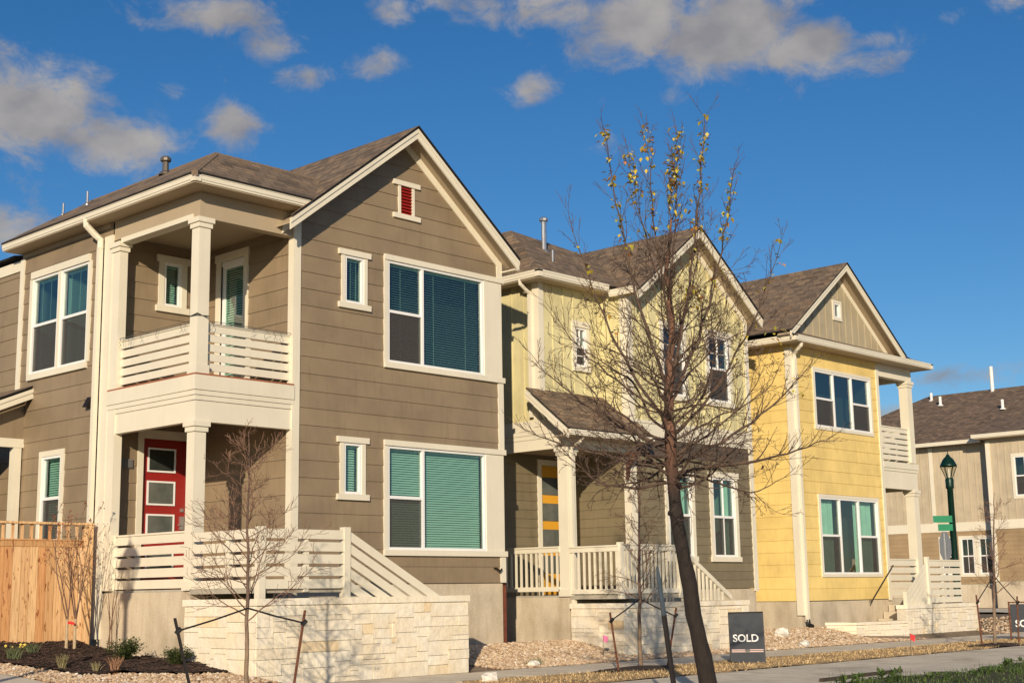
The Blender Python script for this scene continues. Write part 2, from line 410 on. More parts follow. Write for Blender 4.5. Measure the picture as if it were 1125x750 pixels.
def window(par, fr, u0, u1, z0, z1, cols=((1, None),), trim=.10, head=.13, sill=.11, ear=.05, blind='slat', grid=None, plain=False, room='interior', sidetrim=True, blinddrop=1.0, trimmat='trim'):
    """opening u0..u1 z0..z1. cols: (relative width, split fraction from bottom or None)"""
    mb = MB(); sl_ = None if sidetrim else MB()
    if plain:
        mb.fb(fr, u0-trim, u1+trim, z1, z1+trim, .002, .035); mb.fb(fr, u0-trim, u1+trim, z0-trim, z0, .002, .035)
    else:
        mb.fb(fr, u0-trim-ear, u1+trim+ear, z1, z1+head, .002, .055); (mb if sidetrim else sl_).fb(fr, u0-trim-ear, u1+trim+ear, z0-sill, z0, .002, .06)
    if sidetrim: mb.fb(fr, u0-trim, u0, z0, z1, .002, .034); mb.fb(fr, u1, u1+trim, z0, z1, .002, .034)
    w = mb.build('window', M[trimmat], par)
    if sl_: sl_.build('sill', M[trimmat], w)
    fw = .045
    fm = MB()
    fm.fb(fr, u0, u1, z1-fw, z1, -.05, .022); fm.fb(fr, u0, u1, z0, z0+fw, -.05, .022)
    fm.fb(fr, u0, u0+fw, z0+fw, z1-fw, -.05, .02); fm.fb(fr, u1-fw, u1, z0+fw, z1-fw, -.05, .02)
    tot = sum(c[0] for c in cols); iu0, iu1 = u0+fw, u1-fw; mull = .055
    wid = (iu1-iu0-mull*(len(cols)-1))
    u = iu0; sashes = []
    for i, (cw, sp) in enumerate(cols):
        a, b = u, u+wid*cw/tot; u = b+mull
        if i < len(cols)-1: fm.fb(fr, b, b+mull, z0+fw, z1-fw, -.05, .018)
        if sp:
            zsp = z0+(z1-z0)*sp
            fm.fb(fr, a, b, zsp-.022, zsp+.022, -.045, .012)
            s2 = .025
            fm.fb(fr, a, b, zsp+.022, zsp+.022+.01, -.04, .004)
            sashes += [(a, b, z0+fw, zsp-.022, True), (a, b, zsp+.032, z1-fw, False)]
        else: sashes.append((a, b, z0+fw, z1-fw, False))
        if grid:
            gm = (a+b)/2; zt0 = (z0+(z1-z0)*(sp or 0)) if sp else z0+fw
            if 'v' in grid: fm.fb(fr, gm-.009, gm+.009, z0+fw if 'V' in grid else zt0, z1-fw, -.035, .004)
            if 'h' in grid:
                zm = (zt0+z1-fw)/2; fm.fb(fr, a, b, zm-.009, zm+.009, -.036, .003)
            if 'l' in grid and sp:
                zm = (z0+fw+zt0)/2; fm.fb(fr, a, b, zm-.009, zm+.009, -.036, .003)
    fm.build('frame', M['vinyl'], w)
    for (a, b, c, d, low) in sashes:
        g = MB(); g.face([fr(a, c, -.03), fr(b, c, -.03), fr(b, d, -.03), fr(a, d, -.03)]); g.build('pane', M['glass'], w)
        if low:
            g = MB(); g.face([fr(a, c, -.012), fr(b, c, -.012), fr(b, d, -.012), fr(a, d, -.012)]); g.build('screen', M['screen'], w)
    # reveal + room
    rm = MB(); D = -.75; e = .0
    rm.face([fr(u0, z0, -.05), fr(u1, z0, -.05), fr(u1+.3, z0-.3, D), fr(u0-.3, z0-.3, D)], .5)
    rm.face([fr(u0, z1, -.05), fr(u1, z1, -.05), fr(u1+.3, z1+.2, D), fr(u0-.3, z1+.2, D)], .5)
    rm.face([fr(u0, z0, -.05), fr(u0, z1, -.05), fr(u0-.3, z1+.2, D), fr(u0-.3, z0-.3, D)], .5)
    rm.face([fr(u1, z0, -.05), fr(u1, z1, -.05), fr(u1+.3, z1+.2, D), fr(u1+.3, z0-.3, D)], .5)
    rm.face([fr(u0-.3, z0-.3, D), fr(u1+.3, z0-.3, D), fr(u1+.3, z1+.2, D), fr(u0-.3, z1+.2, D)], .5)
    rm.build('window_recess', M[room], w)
    if blind == 'slat':
        bm = MB(); z = z1-fw-.03; zb = z1-(z1-z0)*blinddrop
        bm.fb(fr, iu0, iu1, z1-fw-.03, z1-fw, -.13, -.09, .5)
        while z > zb+fw:
            a_ = .021; hd = .008
            bm.face([fr(iu0+.008, z+a_*.75, -.125), fr(iu1-.008, z+a_*.75, -.125), fr(iu1-.008, z-a_*.75, -.100), fr(iu0+.008, z-a_*.75, -.100)], .5)
            z -= .042
        bm.build('blind', M['blind'], w)
    elif blind == 'open':
        bm = MB(); z = z1-fw-.03
        bm.fb(fr, iu0, iu1, z1-fw-.03, z1-fw, -.13, -.09, .5)
        while z > z0+fw:
            bm.face([fr(iu0+.008, z+.008, -.128), fr(iu1-.008, z+.008, -.128), fr(iu1-.008, z-.006, -.095), fr(iu0+.008, z-.006, -.095)], .5); z -= .045
        for q in range(3):
            uu = iu0+(iu1-iu0)*(.15+.35*q); bm.fb(fr, uu-.0015, uu+.0015, z0+fw, z1-fw, -.094, -.092, .5)
        bm.build('blind', M['blind'], w)
    elif blind == 'curtain':
        bm = MB(); n = 26
        for (ca, cb) in ((iu0, iu0+(iu1-iu0)*.30), (iu1-(iu1-iu0)*.34, iu1)):
            pr = None
            for i in range(n+1):
                uu = ca+(cb-ca)*i/n; dd = -.16+.025*math.sin(i*1.9)
                if pr: bm.face([fr(pr[0], z0+.02, pr[1]), fr(uu, z0+.02, dd), fr(uu, z1-.03, dd), fr(pr[0], z1-.03, pr[1])], .5)
                pr = (uu, dd)
        bm.build('curtain', M['curtain'], w)
    return w

def board(par, fr, u0, u1, z0, z1, d0=0.0, d1=.03, name='corner_board', mat='trim'):
    return MB().fb(fr, u0, u1, z0, z1, d0, d1).build(name, M[mat], par)

class Roof:
    def __init__(s): s.m = MB(); s.m.uv = []
    def poly(s, pts, th=.03):
        pts = [Vector(p) for p in pts]
        n = Vector((0, 0, 0))
        for i in range(len(pts)):
            a, b = pts[i], pts[(i+1) % len(pts)]; n += a.cross(b)
        n.normalize()
        if n.z < 0: n = -n; pts.reverse()
        up = Vector((0, 0, 1)); v = (up-n*n.z)
        v = v.normalized() if v.length > .02 else Vector((0, 1, 0)); h = v.cross(n)
        i0 = len(s.m.v); k = len(pts); dn = Vector((0, 0, -th))
        s.m.v += [tuple(p) for p in pts]+[tuple(p+dn) for p in pts]
        uv = [(p.dot(h)+20, p.dot(v)+20) for p in pts]
        s.m.f.append(tuple(range(i0, i0+k))); s.m.t.append(.5); s.m.uv.append(uv)
        s.m.f.append(tuple(i0+k+j for j in reversed(range(k)))); s.m.t.append(.5); s.m.uv.append([(0, 0)]*k)
        for j in range(k):
            q = (j+1) % k; s.m.f.append((i0+j, i0+k+j, i0+k+q, i0+q)); s.m.t.append(.5); s.m.uv.append([(0, 0)]*4)
        return s
    def build(s, par, mat='roof', name='roof'): return s.m.build(name, M[mat], par)

def gutter(par, p, q, out, h=.14, w=.12, fascia=.19):
    """gutter from p to q (top outer edge line), 'out' unit vector outward; profile = box + lip"""
    p, q, out = Vector(p), Vector(q), Vector(out)
    mb = MB()
    def bx(o0, o1, z0, z1):
        a, b = p+out*o0, q+out*o0; c, d = q+out*o1, p+out*o1
        mb.hexa([(*a.xy, a.z+z0), (*b.xy, b.z+z0), (*c.xy, c.z+z0), (*d.xy, d.z+z0), (*a.xy, a.z+z1), (*b.xy, b.z+z1), (*c.xy, c.z+z1), (*d.xy, d.z+z1)], .5)
    bx(-w, -.015, -h, 0); bx(-.015, 0, -.035, .004); bx(-.012, -.004, -h*.75, -.04)
    return mb.build('gutter', M['trim'], par)
def vent_pipe(par, c, h, r=.035, mat='galv', cap=False):
    mb = MB(); mb.tube([c, (c[0], c[1], c[2]+h)], r, 10)
    mb.lathe(c, [(r*2.2, -.02), (r*1.9, .03), (r, .06)], 10)
    if cap: mb.lathe((c[0], c[1], c[2]+h-.02), [(r, 0), (r*1.7, .02), (r*1.7, .07), (r*1.2, .1), (0.001, .1)], 10)
    return mb.build('vent_pipe', M[mat], par, False)
def column(par, x0, x1, y0, y1, z0, z1, name='column', cap=True, base=True):
    mb = MB().box(x0, x1, y0, y1, z0, z1)
    if cap:
        mb.box(x0-.025, x1+.025, y0-.025, y1+.025, z1-.16, z1-.08); mb.box(x0-.05, x1+.05, y0-.05, y1+.05, z1-.08, z1+.001)
    if base: mb.box(x0-.02, x1+.02, y0-.02, y1+.02, z0-.001, z0+.14)
    return mb.build(name, M['trim'], par)
def slat_rail(par, fr, u0, u1, z0, z1, n=5, gap=.035, posts=(), cap=True, d=0.0):
    mb = MB(); h = (z1-z0-gap*(n-1))/n
    for i in range(n):
        a = z0+i*(h+gap); j = uni(-.002, .002)
        mb.fb(fr, u0, u1, a, a+h, d, d+.022)
    if cap: mb.fb(fr, u0, u1, z1, z1+.03, d-.03, d+.04)
    for p in posts: mb.fb(fr, p-.045, p+.045, z0-.05, z1, d-.09, d-.001)
    return mb.build('railing', M['trim'], par)
def picket_rail(par, fr, u0, u1, z0, z1, n, posts=()):
    mb = MB()
    mb.fb(fr, u0, u1, z1-.09, z1, -.02, .03); mb.fb(fr, u0, u1, z1, z1+.03, -.05, .05); mb.fb(fr, u0, u1, z0, z0+.09, -.02, .03)
    for p in posts: mb.fb(fr, p-.05, p+.05, z0-.1, z1+.06, -.05, .052)
    r_ = mb.build('railing', M['trim'], par)
    for i in range(n):
        u = u0+(u1-u0)*(i+.5)/n
        MB().fb(fr, u-.02, u+.02, z0-.05 if False else z0+.09, z1-.09, -.016, .018).build('baluster', M['trim'], r_)
    return r_

# ------------------------------------------------------------------ terrain
def sm(a, b, x):
    t = min(1, max(0, (x-a)/(b-a))); return t*t*(3-2*t)
def lin(x, pts):
    if x <= pts[0][0]: return pts[0][1]
    for (a, za), (b, zb) in zip(pts, pts[1:]):
        if x <= b: return za+(zb-za)*(x-a)/(b-a)
    return pts[-1][1]
def H(x, y):
    zr = .29+.31*sm(16.6, 18.6, y)
    zl = lin(y, [(14.8, .29), (16.6, .45), (17.5, .52), (20, .66), (21.2, .86)])
    k = sm(11.9, 12.5, x)
    return zl*(1-k)+zr*k
def sheet(name, poly_or_rect, mat, off=0.0, step=.25, jit=0.0, inside=None, edge=0.0):
    x0, x1, y0, y1 = poly_or_rect
    nx = max(1, int((x1-x0)/step)); ny = max(1, int((y1-y0)/step)); mb = MB()
    idx = {}
    for i in range(nx+1):
        for j in range(ny+1):
            x = x0+(x1-x0)*i/nx; y = y0+(y1-y0)*j/ny
            e = edge*noise.noise(Vector((x*1.3, y*.3, 5)))+edge*.5*noise.noise(Vector((x*4.3, y, 9))) if j in (0, ny) else 0
            z = H(x, y)+off+jit*noise.noise(Vector((x*3, y*3, 1)))
            idx[i, j] = len(mb.v); mb.v.append((x, y+e, z))
    for i in range(nx):
        for j in range(ny):
            cx = x0+(x1-x0)*(i+.5)/nx; cy = y0+(y1-y0)*(j+.5)/ny
            if inside and not inside(cx, cy): continue
            mb.f.append((idx[i, j], idx[i+1, j], idx[i+1, j+1], idx[i, j+1])); mb.t.append(.5)
    return mb.build(name, mat)
# ground to horizon
gm = MB()
xs = [-600, -200, -60, -20]+[x*.5 for x in range(0, 101)]+[60, 80, 120, 250, 700]
ys = [-600, -200, -60, -20, 0, 8, 12, 14]+[14.5+.35*i for i in range(24)]+[26, 40, 60, 120, 300, 800]
for x in xs:
    for y in ys: gm.v.append((x, y, H(x, y)-.04))
for i in range(len(xs)-1):
    for j in range(len(ys)-1):
        a = i*len(ys)+j; gm.f.append((a, a+len(ys), a+len(ys)+1, a+1)); gm.t.append(.5)
struct(gm.build('ground', M['ground']))
# road, sidewalk, walkways
road = MB()
for k in range(-6, 20):
    road.box(k*4.5+.01, k*4.5+4.49, 7.0, 12.75+.0, .16, .30, .5)
struct(road.build('road', M['road']))
sw = MB()
for k in range(-14, 34):
    sw.box(k*1.6+.006, k*1.6+1.594, 14.62, 16.35, .2, .298, .5)
struct(sw.build('sidewalk', M['sidewalk']))
struct(sheet('path', (7.6, 9.25, 16.35, 18.9), M['sidewalk'], .02, .3))
struct(sheet('side_street', (47, 54, -40, 120), M['road'], .03, 6))

# ------------------------------------------------------------------ HOUSE 1 (tan)
def roofline(xc, zc, s): return lambda x: zc-s*abs(x-xc)
def rakes(par, xl, xr, xc, zc, s, yF, over=.4, h=.19, zdrop=.055, trimh=.17):
    """barge boards, soffit and frieze of a street-facing gable"""
    yo = yF-over
    for xe, sg in ((xl, -1), (xr, 1)):
        ze = zc-s*abs(xe-xc); d = .03
        mb = MB()
        # main barge board
        mb.prism([(xc, yo, zc-zdrop), (xe, yo, ze-zdrop), (xe, yo, ze-zdrop-h), (xc, yo, zc-zdrop-h)], (0, .03, 0), .5)
        mb.prism([(xc, yo-.018, zc-zdrop), (xe, yo-.018, ze-zdrop), (xe, yo-.018, ze-zdrop-h*.42), (xc, yo-.018, zc-zdrop-h*.42)], (0, .017, 0), .5)
        mb.build('barge_board', M['trim'], par)
        sf = MB(); sf.prism([(xc, yo+.031, zc-zdrop-.05), (xe, yo+.031, ze-zdrop-.05), (xe, yo+.031, ze-zdrop-.08), (xc, yo+.031, zc-zdrop-.08)], (0, over-.035, 0), .5)
        sf.build('soffit', M['soffit'], par)
        fz = MB(); z1_ = -.14
        xw = xe-sg*.12
        zw = zc-s*abs(xw-xc)
        fz.prism([(xc, yF-.03, zc+z1_), (xw, yF-.03, zw+z1_), (xw, yF-.03, zw+z1_-trimh), (xc, yF-.03, zc+z1_-trimh)], (0, .028, 0), .5)
        fz.build('frieze_board', M['trim'], par)

h1 = thing('house', 'tan two-storey house with red front door and corner balcony, nearest in the row', 'house', (15.8, 24, .5))
yF = 18.5; xN = 14.25; xR = 19.29; xL = 12.35; yN = 21.1
xc, zc, sg = 16.74, 10.03, .775
rl = roofline(xc, zc, sg)
ops = [(16.34, 18.80, 5.63, 7.50), (16.34, 18.80, 2.32, 4.14), (15.34, 15.78, 6.58, 7.43), (15.34, 15.74, 3.25, 4.13), (16.66, 16.94, 8.42, 8.96)]
wall(F(yF), xN, xR, 1.74, [(xN, rl(xN)-.1), (xc, zc-.1), (xR, rl(xR)-.1)], ops, parent=h1, mat=M['tan'], name='wall')
ff = F(yF)
C2 = ((.34, .5), (.66, None))
kw = dict(trim=.10, ear=.06)
for (z0, z1, bl) in ((5.63, 7.50, 'open'), (2.32, 4.14, 'slat')):
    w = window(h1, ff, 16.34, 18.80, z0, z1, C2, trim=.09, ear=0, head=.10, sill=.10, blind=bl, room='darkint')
    MB().fb(ff, 18.89, xR-.005, z0, z1, .002, .028).build('side_panel', M['trim'], w)
    MB().fb(ff, 18.89, xR+.045, z1, z1+.1, .002, .056).build('panel_head_trim', M['trim'], w); MB().fb(ff, 18.89, xR+.045, z0-.1, z0, .002, .061).build('panel_sill_trim', M['trim'], w)
    if z0 > 5: w['label'] = 'large upper window reflecting blue sky over open blinds'
window(h1, ff, 15.34, 15.78, 6.58, 7.43, ((1, None),), blind='open', trim=.075, ear=.07, head=.10, sill=.10)
window(h1, ff, 15.34, 15.74, 3.25, 4.13, ((1, None),), trim=.085, ear=.07, head=.10, sill=.10)
v = MB(); v.fb(ff, 16.60, 16.66, 8.42, 8.96, .002, .03); v.fb(ff, 16.94, 17.0, 8.42, 8.96, .002, .03)
v.fb(ff, 16.47, 17.13, 8.96, 9.05, .002, .05); v.fb(ff, 16.47, 17.13, 8.33, 8.42, .002, .055)
gv = v.build('gable_vent', M['trim'], h1)
v = MB()
for i in range(9):
    z = 8.42+i*.06; v.prism([ff(16.66, z, .025), ff(16.94, z, .025), ff(16.94, z+.058, -.012), ff(16.66, z+.058, -.012)], (0, .01, 0))
v.fb(ff, 16.66, 16.94, 8.42, 8.96, -.05, -.03); v.build('louvre', M['red'], gv)
# gable corner boards
board(h1, ff, xN-.001, xN+.12, 1.74, rl(xN)-.12, .0, .032)
board(h1, L(xN), yF-.031, yF+.12, 1.7, 7.75, .0, .032)
board(h1, ff, xR-.12, xR+.02, 1.74, 2.22, 0, .032); board(h1, ff, xR-.12, xR+.02, 4.24, 5.53, 0, .032); board(h1, ff, xR-.12, xR+.02, 7.60, rl(xR)-.12, 0, .032)
# right side wall, back
wall(lambda u, z, d=0: (xR+d, u, z), yF, 30, 1.74, 7.9, kind='lap', parent=h1, mat=M['tan'])
MB().box(xN+.02, xR-.02, yF+.08, 29.98, .2, 1.72).build('foundation', M['foundation'], h1)
f_ = MB(); f_.box(xN+.01, xR-.03, yF+.02, yF+.079, .2, 1.735); f_.build('foundation_wall', M['foundation'], h1)
# notch walls
wall(F(yN), xL, xN, 1.68, 7.75, [(13.36, 13.72, 6.64, 7.43), (13.05, 13.98, 1.69, 4.27)], zref=1.74, parent=h1, mat=M['tan'])
wall(L(xN), yF, yN, 1.68, 7.75, [(19.90, 20.62, 5.02, 7.48)], zref=1.74, parent=h1, mat=M['tan'])
window(h1, F(yN), 13.36, 13.72, 6.64, 7.43, ((1, None),), trim=.11, ear=.05, head=.12, sill=.11)
# red front door
fd = F(yN)
t_ = MB(); t_.fb(fd, 12.94, 13.05, 1.68, 4.27, .002, .035); t_.fb(fd, 13.98, 14.09, 1.68, 4.27, .002, .035); t_.fb(fd, 12.94, 14.09, 4.27, 4.38, .002, .04)
t_.fb(fd, 12.94, 14.2, 4.38, 4.42, .002, .05)
door = t_.build('front_door', M['trim'], h1)
dl = MB(); dl.fb(fd, 13.04, 13.99, 1.70, 4.32, -.08, -.04); dl.build('door_leaf', M['red'], door)
for z0 in (3.70, 3.13, 2.56, 1.99):
    q = MB(); a, b, c, d = 13.17, 13.73, z0, z0+.42
    for (u0, u1, w0, w1) in ((a, b, c, c+.03), (a, b, d-.03, d), (a, a+.03, c+.03, d-.03), (b-.03, b, c+.03, d-.03)): q.fb(fd, u0, u1, w0, w1, -.045, -.02)
    q.build('glazing_bead', M['vinyl'], door)
gl_dark = M['glass_dark'] = simple('dark_door_glass', (.03, .035, .03), .06, 0, .3, 3, 0)
gl_light = M['glass_light'] = simple('pale_door_glass', (.11, .12, .105), .08, 0, .25, 3, 0)
for i, z0 in enumerate((3.70, 3.13, 2.56, 1.99)):
    MB().fb(fd, 13.20, 13.70, z0+.03, z0+.39, -.039, -.03).build('door_glass', gl_dark if i == 0 else gl_light, door)
hd = MB(); hd.fb(fd, 13.84, 13.92, 2.72, 2.95, -.04, -.01); hd.tube([fd(13.88, 2.80, 0), fd(13.78, 2.80, .02)], .012, 8); hd.fb(fd, 13.85, 13.91, 3.03, 3.09, -.04, -.02)
hd.build('door_handle', M['galv'], door)
vt = MB(); vt.fb(fd, 12.56, 12.84, 3.74, 3.89, .015, .04)
for i in range(5): vt.fb(fd, 12.57, 12.83, 3.755+i*.026, 3.768+i*.026, .04, .05)
vt.build('wall_vent', simple('grey_vent', (.16, .155, .15), .5), h1)
# balcony door
bd = L(xN)
t_ = MB(); t_.fb(bd, 19.78, 19.90, 5.0, 7.48, .002, .035); t_.fb(bd, 20.62, 20.74, 5.0, 7.48, .002, .035); t_.fb(bd, 19.76, 20.76, 7.48, 7.62, .002, .05)
bdo = t_.build('balcony_door', M['trim'], h1)
dl = MB()
for (a, b, c, d) in ((19.9, 20.0, 5.03, 7.46), (20.52, 20.62, 5.03, 7.46), (20.0, 20.52, 7.34, 7.46), (20.0, 20.52, 5.03, 5.25)): dl.fb(bd, a, b, c, d, -.07, -.03)
dl.fb(bd, 19.9, 20.62, 7.40, 7.48, -.09, -.01)
dl.build('door_leaf', M['vinyl'], bdo)
MB().face([bd(20.0, 5.25, -.045), bd(20.52, 5.25, -.045), bd(20.52, 7.34, -.045), bd(20.0, 7.34, -.045)])
g = MB(); g.face([bd(20.0, 5.25, -.04), bd(20.52, 5.25, -.04), bd(20.52, 7.34, -.04), bd(20.0, 7.34, -.04)]); g.build('door_glass', M['glass'], bdo)
b_ = MB(); z = 5.28
while z < 7.33: b_.face([bd(20.01, z, -.055), bd(20.51, z, -.055), bd(20.51, z+.03, -.075), bd(20.01, z+.03, -.075)], .5); z += .045
b_.build('blind', M['blind'], bdo)
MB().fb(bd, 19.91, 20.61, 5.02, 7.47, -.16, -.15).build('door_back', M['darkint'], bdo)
# left side walls
lw = L(xL)
wall(lw, yN, 24.34, 1.4, 7.98, [(21.86, 23.86, 5.62, 7.42), (22.56, 23.24, 2.55, 4.06)], zref=1.74, parent=h1, mat=M['tan'])
wall(L(xL+.04), 24.34, 30, 1.4, 7.8, [(25.6, 26.6, 2.0, 4.2)], zref=1.74, parent=h1, mat=M['tan'])
window(h1, lw, 21.86, 22.82, 5.62, 7.42, ((1, .5),), blind='open', trim=.0, sidetrim=False, head=.13, sill=.11, ear=.04)
window(h1, lw, 22.90, 23.86, 5.62, 7.42, ((1, .5),), blind='open', trim=.0, sidetrim=False, head=.13, sill=.11, ear=.04)
board(h1, lw, 22.82, 22.90, 5.62, 7.42, .002, .034, 'mullion'); board(h1, lw, 21.76, 21.86, 5.62, 7.42, .002, .034, 'side_casing'); board(h1, lw, 23.86, 23.96, 5.62, 7.42, .002, .034, 'side_casing')
window(h1, lw, 22.56, 23.24, 2.55, 4.06, ((1, .5),), trim=.1, plain=True)
board(h1, lw, 24.22, 24.36, 1.4, 7.88, 0, .034)
board(h1, lw, 24.37, 30, 7.68, 7.88, -.035, .0, 'frieze_board')
board(h1, lw, 21.2, 24.3, 7.90, 7.98, .002, .02, 'frieze_board', 'soffit')
MB().box(xL+.06, xN+.3, yN+.1, 29.9, .2, 1.5).build('foundation', M['foundation'], h1)
# pilaster and boards at notch outer corner
board(h1, lw, yN-.02, yN+.24, .9, 7.75, 0, .034); column(h1, xL-.02, xL+.13, yN-.26, yN-.021, 1.68, 7.58, 'pilaster', True, False)
# interior ceiling / floor of porch
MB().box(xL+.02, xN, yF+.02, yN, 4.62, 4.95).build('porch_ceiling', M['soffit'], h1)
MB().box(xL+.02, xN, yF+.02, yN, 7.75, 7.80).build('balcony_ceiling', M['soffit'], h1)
MB().box(xL+.06, xN, yF+.06, yN, 1.60, 1.68).build('porch_deck', M['deck'], h1)
pf = MB(); pf.box(xL, xN+.02, yF+.01, yN+.1, .2, 1.64); pf.build('porch_foundation', M['foundation'], h1)
# balcony belt (L-shaped, stepped)
bl = MB()
for (z0, z1, d) in ((4.27, 4.60, .0), (4.605, 4.68, .018), (4.685, 4.76, .034), (4.765, 5.0, .05)):
    bl.fb(F(yF), xL-d, xN-.0, z0, z1, -.12, d); bl.fb(L(xL), yF-d+.002, yN-.02, z0, z1, -.12, d-.0015)
bl.build('balcony_beam', M['trim'], h1)
be = MB(); be.fb(F(yF), xL-.04, xN-.0, 5.003, 5.03, -.12, .04); be.fb(L(xL), yF, yN-.02, 5.003, 5.03, -.12, .038); be.build('deck_edge', M['deckedge'], h1)
# columns
column(h1, xL, xL+.21, yF, yF+.21, 1.66, 4.27); column(h1, xL, xL+.21, yF, yF+.21, 5.03, 7.56)
# upper beam + soffits, shade put into their paint; lower strip left cream
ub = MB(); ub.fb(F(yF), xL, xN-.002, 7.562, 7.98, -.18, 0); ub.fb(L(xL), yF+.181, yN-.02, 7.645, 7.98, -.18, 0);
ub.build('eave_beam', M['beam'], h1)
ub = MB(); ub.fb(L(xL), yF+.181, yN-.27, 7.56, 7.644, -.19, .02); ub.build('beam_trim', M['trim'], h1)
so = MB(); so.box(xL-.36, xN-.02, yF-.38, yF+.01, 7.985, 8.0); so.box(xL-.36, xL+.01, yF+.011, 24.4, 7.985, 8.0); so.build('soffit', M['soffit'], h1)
gutter(h1, (xL-.38, yF-.4, 8.15), (xN+.08, yF-.4, 8.15), (0, -1, 0)); gutter(h1, (xL-.38, yF-.4, 8.15), (xL-.38, 24.45, 8.15), (-1, 0, 0))
# railings
slat_rail(h1, F(yF), xL+.21, xN-.035, 5.10, 5.84, 5, .035, (13.4,), d=-.09); slat_rail(h1, L(xL), yF+.21, yN-.26, 5.10, 5.84, 5, .035, (), d=-.09)
slat_rail(h1, L(xL), yF+.21, yN-.26, 1.70, 2.55, 5, .04, (), d=-.09)
# landing and stairs
yl = 16.78
MB().box(xL-.02, 13.95, yl, yF-.0, 1.60, 1.68).build('landing', M['deck'], h1)
slat_rail(h1, L(xL), yl-.0, yF-.03, 1.66, 2.53, 5, .045, (17.6,), cap=False, d=-.02)
slat_rail(h1, F(yl-.03), xL-.0, 13.95, 1.66, 2.53, 5, .045, (13.2,), cap=False, d=-.0)
MB().box(xL-.03, xL+.08, yl-.06, yl+.06, 1.5, 2.56).build('newel_post', M['trim'], h1); MB().box(13.90, 14.02, yl-.07, yl+.05, 1.5, 2.58).build('newel_post', M['trim'], h1)
sr = MB(); x0s, slope = 14.0, .525
zt = lambda x: 2.53-(x-x0s)*slope
for k in range(5):
    o0 = k*.188; o1 = o0+.145
    xe0 = x0s+(2.53-o0-1.52)/slope; xe1 = x0s+(2.53-o1-1.52)/slope
    if xe0 <= x0s: continue
    pts = [(x0s, yl-.05, 2.53-o0), (xe0, yl-.05, 1.52), (max(xe1, x0s), yl-.05, 1.52)]
    if 2.53-o1 > 1.52: pts.append((x0s, yl-.05, 2.53-o1))
    sr.prism(pts, (0, .025, 0))
sr.build('stair_railing', M['trim'], h1)
st = MB()
for k in range(8):
    st.box(13.951+k*.29, 13.951+(k+1)*.29-.001, yl+.05, yF-.02, .2, 1.51-k*.17)
st.build('steps', M['foundation'], h1)
# roof
hip = lambda y: 8.157+.72*(y-18.1)
rf = Roof()
g_ = lambda x: rl(x)
rf.poly([(xc, 18.06, g_(xc)), (13.86, 18.06, g_(13.86)), (13.86, 18.12, g_(13.86)), (14.34, 18.13, g_(14.34)), (15.35, 19.2, g_(15.35)), (15.35, 23.4, g_(15.35)), (14.5, 25, g_(14.5)), (14.5, 30.2, g_(14.5)), (xc, 30.2, g_(xc))])
rf.poly([(xc, 18.06, g_(xc)), (19.42, 18.06, g_(19.42)), (19.42, 30.2, g_(19.42)), (xc, 30.2, g_(xc))])
x0 = xL-.39
P = (13.1, 19.2, 8.95); Q = (15.36, 19.2, 8.95)
rf.poly([(x0, 18.09, 8.16), (14.36, 18.09, 8.16), Q, P]); rf.poly([(x0, 18.09, 8.16), P, (13.1, 23.4, 8.95), (x0, 24.46, 8.16)])
rf.poly([P, Q, (15.36, 23.4, 8.95), (13.1, 23.4, 8.95)]); rf.poly([(13.1, 23.4, 8.95), (15.36, 23.4, 8.95), (14.5, 24.46, 8.3), (x0, 24.46, 8.16)])
rf.poly([(xL-.1, 24.5, 7.98), (14.55, 24.5, 8.4), (14.55, 30.2, 8.4), (xL-.1, 30.2, 7.98)])
roof1 = rf.build(h1)
rc = MB()
for (a, b) in (((x0, 18.09, 8.16), P), (P, (13.1, 23.4, 8.95)), (P, Q)):
    a = Vector(a); b = Vector(b); n = int((b-a).length/.19)
    for i in range(n):
        p0 = a.lerp(b, i/n); p1 = a.lerp(b, (i+1.15)/n); rc.tube([p0+Vector((0, 0, -.040)), p1+Vector((0, 0, -.048))], .06, 6)
rc.build('ridge_cap', simple('ridge_shingle', (.20, .145, .10), .9, 0, .3, 40), roof1)
rakes(h1, 13.86, 19.42, xc, zc, sg, yF)
# soffit return at the right foot of the gable
rt = MB(); ze = rl(19.40)
rt.prism([(xR+.0, yF-.4, ze-.25), (19.41, yF-.4, ze-.25), (19.41, yF-.4, ze-.23), (xR, yF-.4, ze-.23)], (0, .38, 0)); rt.build('soffit_return', M['trim'], h1)
vent_pipe(h1, (13.0, 20.57, 8.86), .24, .055, 'bronze', True)
vent_pipe(h1, (12.8, 23.74, 8.7), .25, .022, 'galv'); vent_pipe(h1, (12.85, 22.95, 8.75), .28, .022, 'galv')
# downspout at left corner
ds = MB(); xd = xL-.05
ds.tube([(xL-.34, yN+.36, 8.04), (xL-.33, yN+.36, 7.93), (xL-.17, yN+.33, 7.78), (xd-.03, yN+.30, 7.70), (xd-.03, yN+.30, 7.55)], .06, 8)
ds.box(xd-.075, xd-.0, yN+.255, yN+.345, 1.15, 7.58)
ds.build('downspout', M['trim'], h1); MB().tube([(xd-.04, yN+.30, .7), (xd-.04, yN+.30, 1.18)], .06, 12).build('downspout_boot', M['black'], h1)
